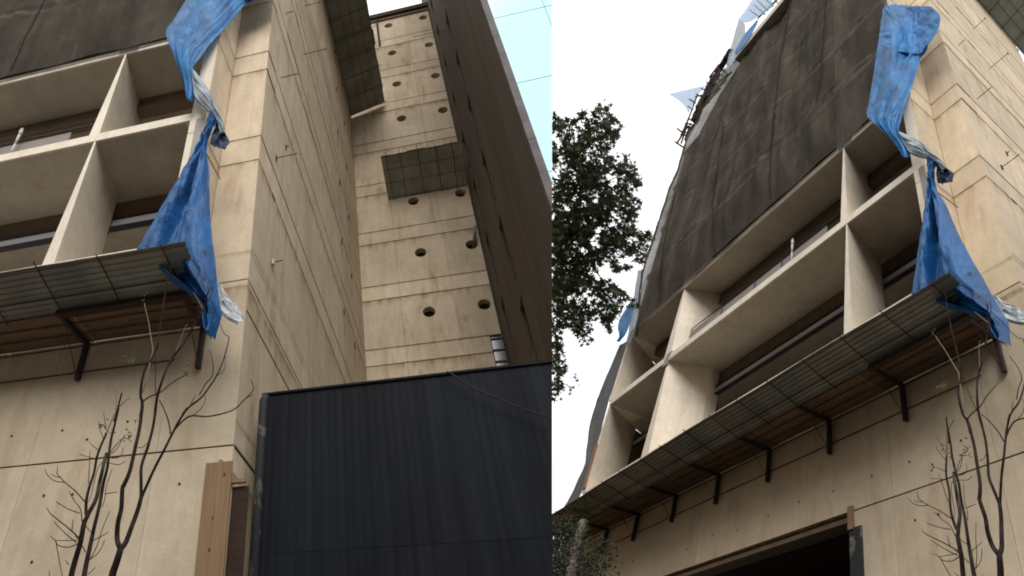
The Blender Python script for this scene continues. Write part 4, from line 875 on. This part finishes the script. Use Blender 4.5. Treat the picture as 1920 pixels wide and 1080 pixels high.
def dust_net(F, label, amax, c1, nu, nv):
    rows = []
    for j in range(nv + 1):
        t = j / nv; row = []
        for i in range(nu + 1):
            s = i / nu
            c = 10.72 + (c1 - 10.72) * t
            lf = min(net_left(c), amax); a = 1.05 + (lf - 1.05) * s
            if t < .12: c += (1 - t / .12) * (.02 * math.sin(a * 3.1) - .09 + (-.55 * max(0, (a - 12.5) / 4) if amax > 12 else 0))
            b = net_b(a, c)
            if s > .985 and amax > 12: b += .15
            row.append((a, b, c))
        rows.append(row)
    o = obj(F, 'dust_net', MB().grid(rows), 'net_brown', smooth=True, base=(1.05, -1.05, 10.7))
    tag(o, label, 'net')
    return o
dl = dust_net(LF, 'dark brown dust net hanging over the upper balcony edge beside the tarpaulin top', 12.5, 18, 120, 90)
dr = dust_net(RF, 'huge dark brown dust net covering the upper floors above the balconies', 30, 28.9, 180, 190)
for r in ROPES:
    pts = catmull(r, 6); pts = [(p[0] * .5 + .5 * (r[0][0] + (r[-1][0] - r[0][0]) * i / (len(pts) - 1)), p[1], p[2]) for i, p in enumerate(pts)]; pts = [(p[0], net_b(p[0], p[2]) - .03, p[2]) for p in pts]
    for Fr, par in ((RF, dr),):
        obj(Fr, 'seam_rope', MB().tube(pts, .022, .018, 5), 'rope', par)
for a in (7.0,): obj(LF, 'seam_rope', MB().tube([(a + .03 * math.sin(c * 2), net_b(a, c) - .02, c) for c in [10.8 + .3 * i for i in range(14)]], .012, .012, 5), 'rope', dl)
# loose net strip at the far end, blue and silver scraps
def cloth_obj(F, name, rows, nu, nv, mat, amp, seed, label=None, cat=None, parent=None, fold=0, fdir=0, thick=0):
    g = loft(rows, nu, nv); h = len(g); wdt = len(g[0])
    for j in range(h):
        for i in range(wdt):
            p_ = g[j][i]; q_ = p_ * 1.0
            ed = min(1, 4 * min(i, wdt - 1 - i) / wdt + .35)
            u_, t_ = i / (wdt - 1), j / (h - 1)
            wv = .5 * noise.noise(Vector((t_ * 2.2, u_ * 1.5, seed)))
            r1_ = 1 - 2 * abs(noise.noise(Vector(((u_ + wv) * 4.2, t_ * 1.3, seed + 3)))); r2_ = 1 - 2 * abs(noise.noise(Vector(((u_ - wv) * 8.5 + t_ * 2, t_ * 3.2 - u_ * 2, seed + 7))))
            d = -amp * ed * (1.0 * r1_ + .45 * r2_ - .5 + .3 * noise.noise(Vector((q_[0] * 9 + seed, q_[2] * 6, seed + 5))))
            if fold: d += fold * ed * math.sin(i / (wdt - 1) * 2 * math.pi * fdir + .35 * math.sin(j * .4))
            p_[1] += d
            p_[2] += .15 * d
    mb = MB().grid(g)
    o = obj(F, name, mb, mat, parent, smooth=True, base=None if parent else tuple(rows[0][0]))
    if label: tag(o, label, cat)
    return o
cloth_obj(RF, 'net_strip', STRIP_NET, 5, 5, 'net_dark', .10, 2, 'dark net strip hanging down the far end of the building above the canopy', 'net')
cloth_obj(RF, 'blue_scrap', SCRAP, 5, 4, 'tarp_blue', .06, 5, 'small ragged blue tarpaulin scrap at the far lower corner of the big net', 'tarpaulin')
cloth_obj(RF, 'silver_sheet', SILVER, 5, 4, 'sheet_grey', .06, 6, 'shiny grey plastic sheet along the far lower edge of the big net', 'sheet')
cloth_obj(RF, 'plastic_sheet', SHEET_A, 5, 5, 'sheet_clear', .05, 7, 'pointed pale blue plastic sheet blowing out from the building top against white sky', 'sheet')
cloth_obj(RF, 'plastic_sheet', SHEET_B, 5, 5, 'sheet_clear', .05, 8, 'pale blue plastic sheet behind the starter bars at the very top', 'sheet')
cloth_obj(RF, 'grey_sheet', SHEET_C, 5, 5, 'sheet_grey', .06, 9, 'grey torn sheet hanging at the end of the concrete parapet', 'sheet')
cloth_obj(RF, 'blue_sheet', SHEET_D, 4, 4, 'tarp_blue', .05, 10, 'narrow blue tarpaulin lying along the top of the concrete parapet', 'tarpaulin')
FW = thing(RF, 'roof_formwork', 'ragged dark timbers and rusty bars jutting from the unfinished roof edge', 'formwork', STICKS[0][0])
for p0, p1, r in STICKS:
    d = (Vector(p1) - Vector(p0)); mid = Vector(p0)
    obj(RF, 'timber' if r > .028 else 'bar', MB().tube([p0, p1], r * .85, r * .85, 4 if r > .028 else 5), 'dark_timber' if random.random() < .7 else 'rusty_rod', FW)
rp = [(15.95, -1.25, 26.6), (15.7, -1.25, 27.6), (15.1, -1.3, 28.7), (14.2, -1.35, 29.6), (13.2, -1.4, 30.2), (12.5, -1.45, 30.4)]
rl_ = MB(); cv = catmull(rp, 9); cv = [q_ + Vector((.07 * noise.noise(Vector((i * .7, 0, 0))), .08 * noise.noise(Vector((i * .6, 5, 0))), .1 * noise.noise(Vector((i * .8, 9, 0))))) for i, q_ in enumerate(cv)]
for i in range(len(cv) - 1): pass
rl_.tube(cv, .24, .16, 9)
rl_.v = [(x + .09 * noise.noise(Vector((x * 4, z * 4, 1))), y + .09 * noise.noise(Vector((x * 4, z * 4, 3))), z + .12 * noise.noise(Vector((x * 5, z * 3, 7)))) for x, y, z in rl_.v]
tag(obj(RF, 'rolled_net', rl_, 'net_dark', smooth=True, base=rp[0]), 'bundled dark net rolled along the ragged roof edge among the timbers', 'net')
for _ in range(34):
    t = random.random(); a0 = 12.9 + 3.2 * t; c0 = 30.2 - 4.4 * t + random.uniform(-.4, .2)
    q0 = Vector((a0 + random.uniform(-.35, .5), -1.5 + random.uniform(-.1, .3), c0 + random.uniform(-.2, .5)))
    obj(RF, 'timber', MB().tube([q0, q0 + Vector((random.uniform(.2, .9), random.uniform(-.1, .2), random.choice((-1, 1, -1)) * random.uniform(.3, 1.3)))], .065, .065, 4), random.choice(('dark_timber', 'dark_timber', 'rusty_rod')), FW)
tag(obj(RF, 'timber_board', MB().box(17.08, 17.34, -.985, -.945, 3.6, 5.3), 'pine', base=(17.2, -.96, 3.6)), 'pale timber board fixed to the farthest balcony column', 'board')

# ------------------------------------------------------------------ blue tarpaulins
def tarp(F, label):
    T = thing(F, 'blue_tarpaulin', label, 'tarpaulin', (1.0, -1.0, 7.2))
    cloth_obj(F, 'upper_sheet', TARP_MAIN, 9, 7, 'tarp_blue', .09, 1.0, parent=T, fold=.035, fdir=2.5)
    cloth_obj(F, 'folded_flap', [[(a, b - .09 * i / 4 - .015, c) for i, (a, b, c) in enumerate(r)] for r in TARP_FLAP], 9, 8, 'tarp_blue', .07, 4.0, parent=T)
    cloth_obj(F, 'silver_roll', [[(a, b - .05 * math.sin(math.pi * i / 3), c) for i, (a, b, c) in enumerate(r)] for r in TARP_ROLL], 7, 7, 'tarp_silver', .06, 6.0, parent=T)
    cloth_obj(F, 'dark_bunch', TARP_BUNCH, 7, 7, 'tarp_dark', .09, 3.0, parent=T)
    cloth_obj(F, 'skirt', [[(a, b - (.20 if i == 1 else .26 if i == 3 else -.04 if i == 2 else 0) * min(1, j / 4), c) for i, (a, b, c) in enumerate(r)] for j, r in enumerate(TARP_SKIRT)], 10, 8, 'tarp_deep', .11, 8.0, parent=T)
    cloth_obj(F, 'torn_tail', TARP_TAIL, 6, 6, 'tarp_white', .05, 2.0, parent=T)
    po = MB(); n = 14
    q0 = (.345, -1.42, 2.665)
    po.v = [q0] + [(q0[0] + (.11 + .04 * math.sin(i * 2.1)) * math.cos(6.2832 * i / n), q0[1] + .05, q0[2] + (.13 + .04 * math.sin(i * 1.7 + 1)) * math.sin(6.2832 * i / n)) for i in range(n)]; po.f = [(0, 1 + i, 1 + (i + 1) % n) for i in range(n)]
    obj(F, 'hollow_shade', po, 'tarp_dark', T, smooth=True)  # shade of a hollow in the skirt, put in as a dark disc
    for p0, p1 in (((.93, -.9, 6.15), (.55, -.6, 5.35)), ((.85, -.9, 6.2), (.80, -.88, 5.75))):
        obj(F, 'tie_wire', MB().tube([p0, p1], .012, .01, 5), 'rusty_rod', T)
    return T
tarp(LF, 'torn blue tarpaulin twisted round the end pier above the black hoarding')
tarp(RF, 'torn blue tarpaulin wrapped round the end pier beside the huge net')

# ------------------------------------------------------------------ bare young trees on the pavement
def bare_tree(F, idx, label):
    first = [b for b in BRANCHES if b[0] == idx]
    root = first[0][4][0]
    T = thing(F, 'bare_tree', label, 'tree', (root[0], root[1], F.base), 'bare young trees by the pale wall')
    k_ = 0
    for t, r0, r1, kd, pts in first:
        P_ = catmull(pts, 4)
        trunk = r0 > .04
        P_ = [Vector((q_[0] + .006 * noise.noise(Vector((q_[2] * 5, 1, 1))), q_[1] + .22 * noise.noise(Vector((q_[0] * 1.1, q_[2] * .8, 5))) * min(1, max(0, q_[2] + 2.4)), q_[2])) for q_ in P_]
        if min(q_[2] for q_ in pts) < -2.0 and r0 > .05: P_ = [Vector((P_[0][0] + .35, P_[0][1], F.base - .05)), Vector((P_[0][0] + .1, P_[0][1], -3.6))] + P_
        nm = 'trunk' if r0 > .045 else 'branch' if r0 > .012 else 'twig'
        mt = {'d': 'bark', 'g': 'bark_grey', 'p': 'twig_pale'}[kd]
        obj(F, nm, MB().tube(P_, max(r0, .0045), max(r1, .0032), 7 if r0 > .012 else 5), mt, T, smooth=True); k_ += 1
    for t, kd, pt in SPRIGS:
        if t != idx: continue
        mb = MB()
        for _ in range(3):
            x, y, z = pt; s = random.uniform(.012, .024); an = random.uniform(0, 6.28); dx, dz = s * math.cos(an), s * math.sin(an)
            x += random.uniform(-.03, .03); z += random.uniform(-.03, .03)
            mb.quad((x, y, z), (x + dx - dz * .4, y - .01, z + dz + dx * .4), (x + dx * 2, y - .02, z + dz * 2), (x + dx + dz * .4, y + .01, z + dz - dx * .4))
        obj(F, 'leaf', mb, {'g': 'leaf_green', 'b': 'leaf_brown', 'p': 'twig_pale'}[kd], T)
    return T
bare_tree(LF, 0, 'tall forked bare tree with long twigs nearest the pine plank and hoarding')
bare_tree(LF, 1, 'bare tree clump of thin twiggy stems, farther from the pine plank')
bare_tree(RF, 0, 'tall forked bare tree farther from the dark garage opening')
bare_tree(RF, 1, 'bare tree clump of thin twiggy stems nearer the dark garage opening')

# ------------------------------------------------------------------ maple crown against the white sky
MT = thing(RF, 'maple_tree', 'dark leafy maple boughs with star-shaped leaves against the white sky', 'tree', (14.5, -3.2, RF.base))
cw = list(CROWN); CO, CX, CY, CZ = Vector(CROWN_O), Vector(CROWN_X), Vector(CROWN_Y), Vector(CROWN_Z)
def crown_p(x, y, d=0): return CO + CX * x + CY * y + CZ * d
def inside(x, y):
    r = False; n = len(cw)
    for i in range(n):
        x1, y1 = cw[i]; x2, y2 = cw[(i + 1) % n]
        if (y1 > y) != (y2 > y) and x < (x2 - x1) * (y - y1) / (y2 - y1) + x1: r = not r
    return r
def edge_d(x, y): return min((Vector((x, y)) - Vector(q_)).length for q_ in cw)
lobes = []
for i in range(5):
    an = math.radians(90 + (i - 2) * 62); ln = (.62, .86, 1.0, .86, .62)[i]
    lobes.append((an, ln))
def leaf_shape():
    pts = [(0, -.32)]
    for i, (an, ln) in enumerate(lobes):
        if i: am = (an + lobes[i - 1][0]) / 2; pts.append((.25 * math.cos(am), .25 * math.sin(am)))
        pts.append((ln * math.cos(an), ln * math.sin(an)))
    return pts
LS = leaf_shape()
def leaf_verts(p, s):
    ax = Vector((random.gauss(0, 1), random.gauss(0, 1), random.gauss(0, 1) - .6)).normalized()
    M_ = ax.to_track_quat('Z', 'Y').to_matrix() @ Matrix.Rotation(random.uniform(0, 6.28), 3, 'Z')
    return [tuple(p + M_ @ Vector((x * s, y * s, .22 * s * (x * x)))) for x, y in LS]
xs = [q_[0] for q_ in cw]; ys = [q_[1] for q_ in cw]
fol = MB(); edge = []
tries = 0; cnt = 0
while cnt < 6200 and tries < 90000:
    tries += 1
    x, y = random.uniform(min(xs), max(xs)), random.uniform(min(ys), max(ys))
    if not inside(x, y): continue
    if any(((x - g_[0]) / max(.05, g_[2])) ** 2 + ((y - g_[1]) / max(.05, g_[3])) ** 2 < 1 for g_ in CROWN_GAPS) and random.random() < .9: continue
    nz = noise.noise(Vector((x * 2.6, y * 2.6, 2))) + .7 * noise.noise(Vector((x * 6, y * 6, 8)))
    d = edge_d(x, y)
    if nz < -.36 + .1 * random.random() and random.random() < .85: continue
    if d < .4 and random.random() < .3: continue
    p_ = crown_p(x, y, random.uniform(-.9, .9))
    sz = random.uniform(.08, .14)
    cnt += 1
    if d < .30 and len(edge) < 300: edge.append((p_, sz)); continue
    i = len(fol.v); fol.v += leaf_verts(p_, sz); fol.f.append(tuple(range(i, i + len(LS))))
for q_ in SPRAYS:
    for _ in range(5):
        p_ = crown_p(q_[0] + random.gauss(0, .07), q_[1] + random.gauss(0, .06), random.gauss(0, .1)); edge.append((p_, random.uniform(.05, .09)))
obj(RF, 'foliage', fol, 'leaf_maple', MT, kind='stuff', recalc=False)
for p_, s in edge[:330]:
    mb = MB(); mb.v = leaf_verts(p_, s); mb.f = [tuple(range(len(LS)))]
    obj(RF, 'leaf', mb, 'leaf_maple', MT, recalc=False)
for lm in LIMBS:
    obj(RF, 'limb', MB().tube(catmull([crown_p(*q_) for q_ in lm], 5), .035, .008, 6), 'bark', MT, smooth=True)

# ------------------------------------------------------------------ ivy-covered trunk at the far end of the canopy
IV = thing(RF, 'ivy_trunk', 'pale trunk overgrown with dark ivy under the far end of the canopy', 'tree', (IVY_POST[-1][0], -1.9, RF.base))
pp = [(IVY_POST[0][0] + .02, IVY_POST[0][1], IVY_POST[0][2] + .12)] + list(IVY_POST)
obj(RF, 'trunk', MB().tube(catmull(pp, 5) + [Vector((pp[-1][0], pp[-1][1], RF.base - 1))], .11, .17, 10), 'pale_bark', IV, smooth=True)
iv = MB()
def ivy_leaf(p, s):
    i = len(iv.v); ax = Vector((random.gauss(0, 1), random.gauss(-1, .6), random.gauss(0, 1))).normalized()
    M_ = ax.to_track_quat('Z', 'Y').to_matrix() @ Matrix.Rotation(random.uniform(0, 6.28), 3, 'Z')
    iv.v.extend(tuple(p + M_ @ Vector((x * s, y * s, z * s))) for x, y, z in ((0, -.6, 0), (.6, -.1, .1), (.25, .2, 0), (0, 1, .15), (-.25, .2, 0), (-.6, -.1, .1))); iv.f.append((i, i + 1, i + 2, i + 3, i + 4, i + 5))
for _ in range(1300):
    t = random.random(); q_ = Vector(pp[0]).lerp(Vector(pp[-1]), t); an = random.uniform(0, 6.28); r = .13 + random.random() * .06
    if math.cos(an + .6) > .6 and random.random() < .25: continue
    ivy_leaf(q_ + Vector((r * math.sin(an), -r * math.cos(an), 0)), random.uniform(.03, .055))
for _ in range(9000):
    c_ = Vector(random.choice(list(IVY_MASS) + [(16.07, -1.9, 1.3), (15.6, -1.9, .9), (15.2, -1.9, .4), (14.9, -1.9, .1), (16.6, -1.9, 1.3)])); p_ = c_ + Vector((random.gauss(0, .55), random.gauss(.1, .25), random.gauss(0, .45)))
    top = 1.95 if p_[0] > 14.5 else .7
    if p_[2] > top - .25 * random.random() or p_[0] < 11.8: continue
    if abs(p_[0] - (pp[0][0] + (pp[-1][0] - pp[0][0]) * (pp[0][2] - p_[2]) / (pp[0][2] - pp[-1][2]))) < .22 and p_[1] < -1.7: continue
    ivy_leaf(p_, random.uniform(.035, .075))
obj(RF, 'ivy', iv, 'leaf_ivy', IV, kind='stuff', recalc=False)
bpy.context.view_layer.update()
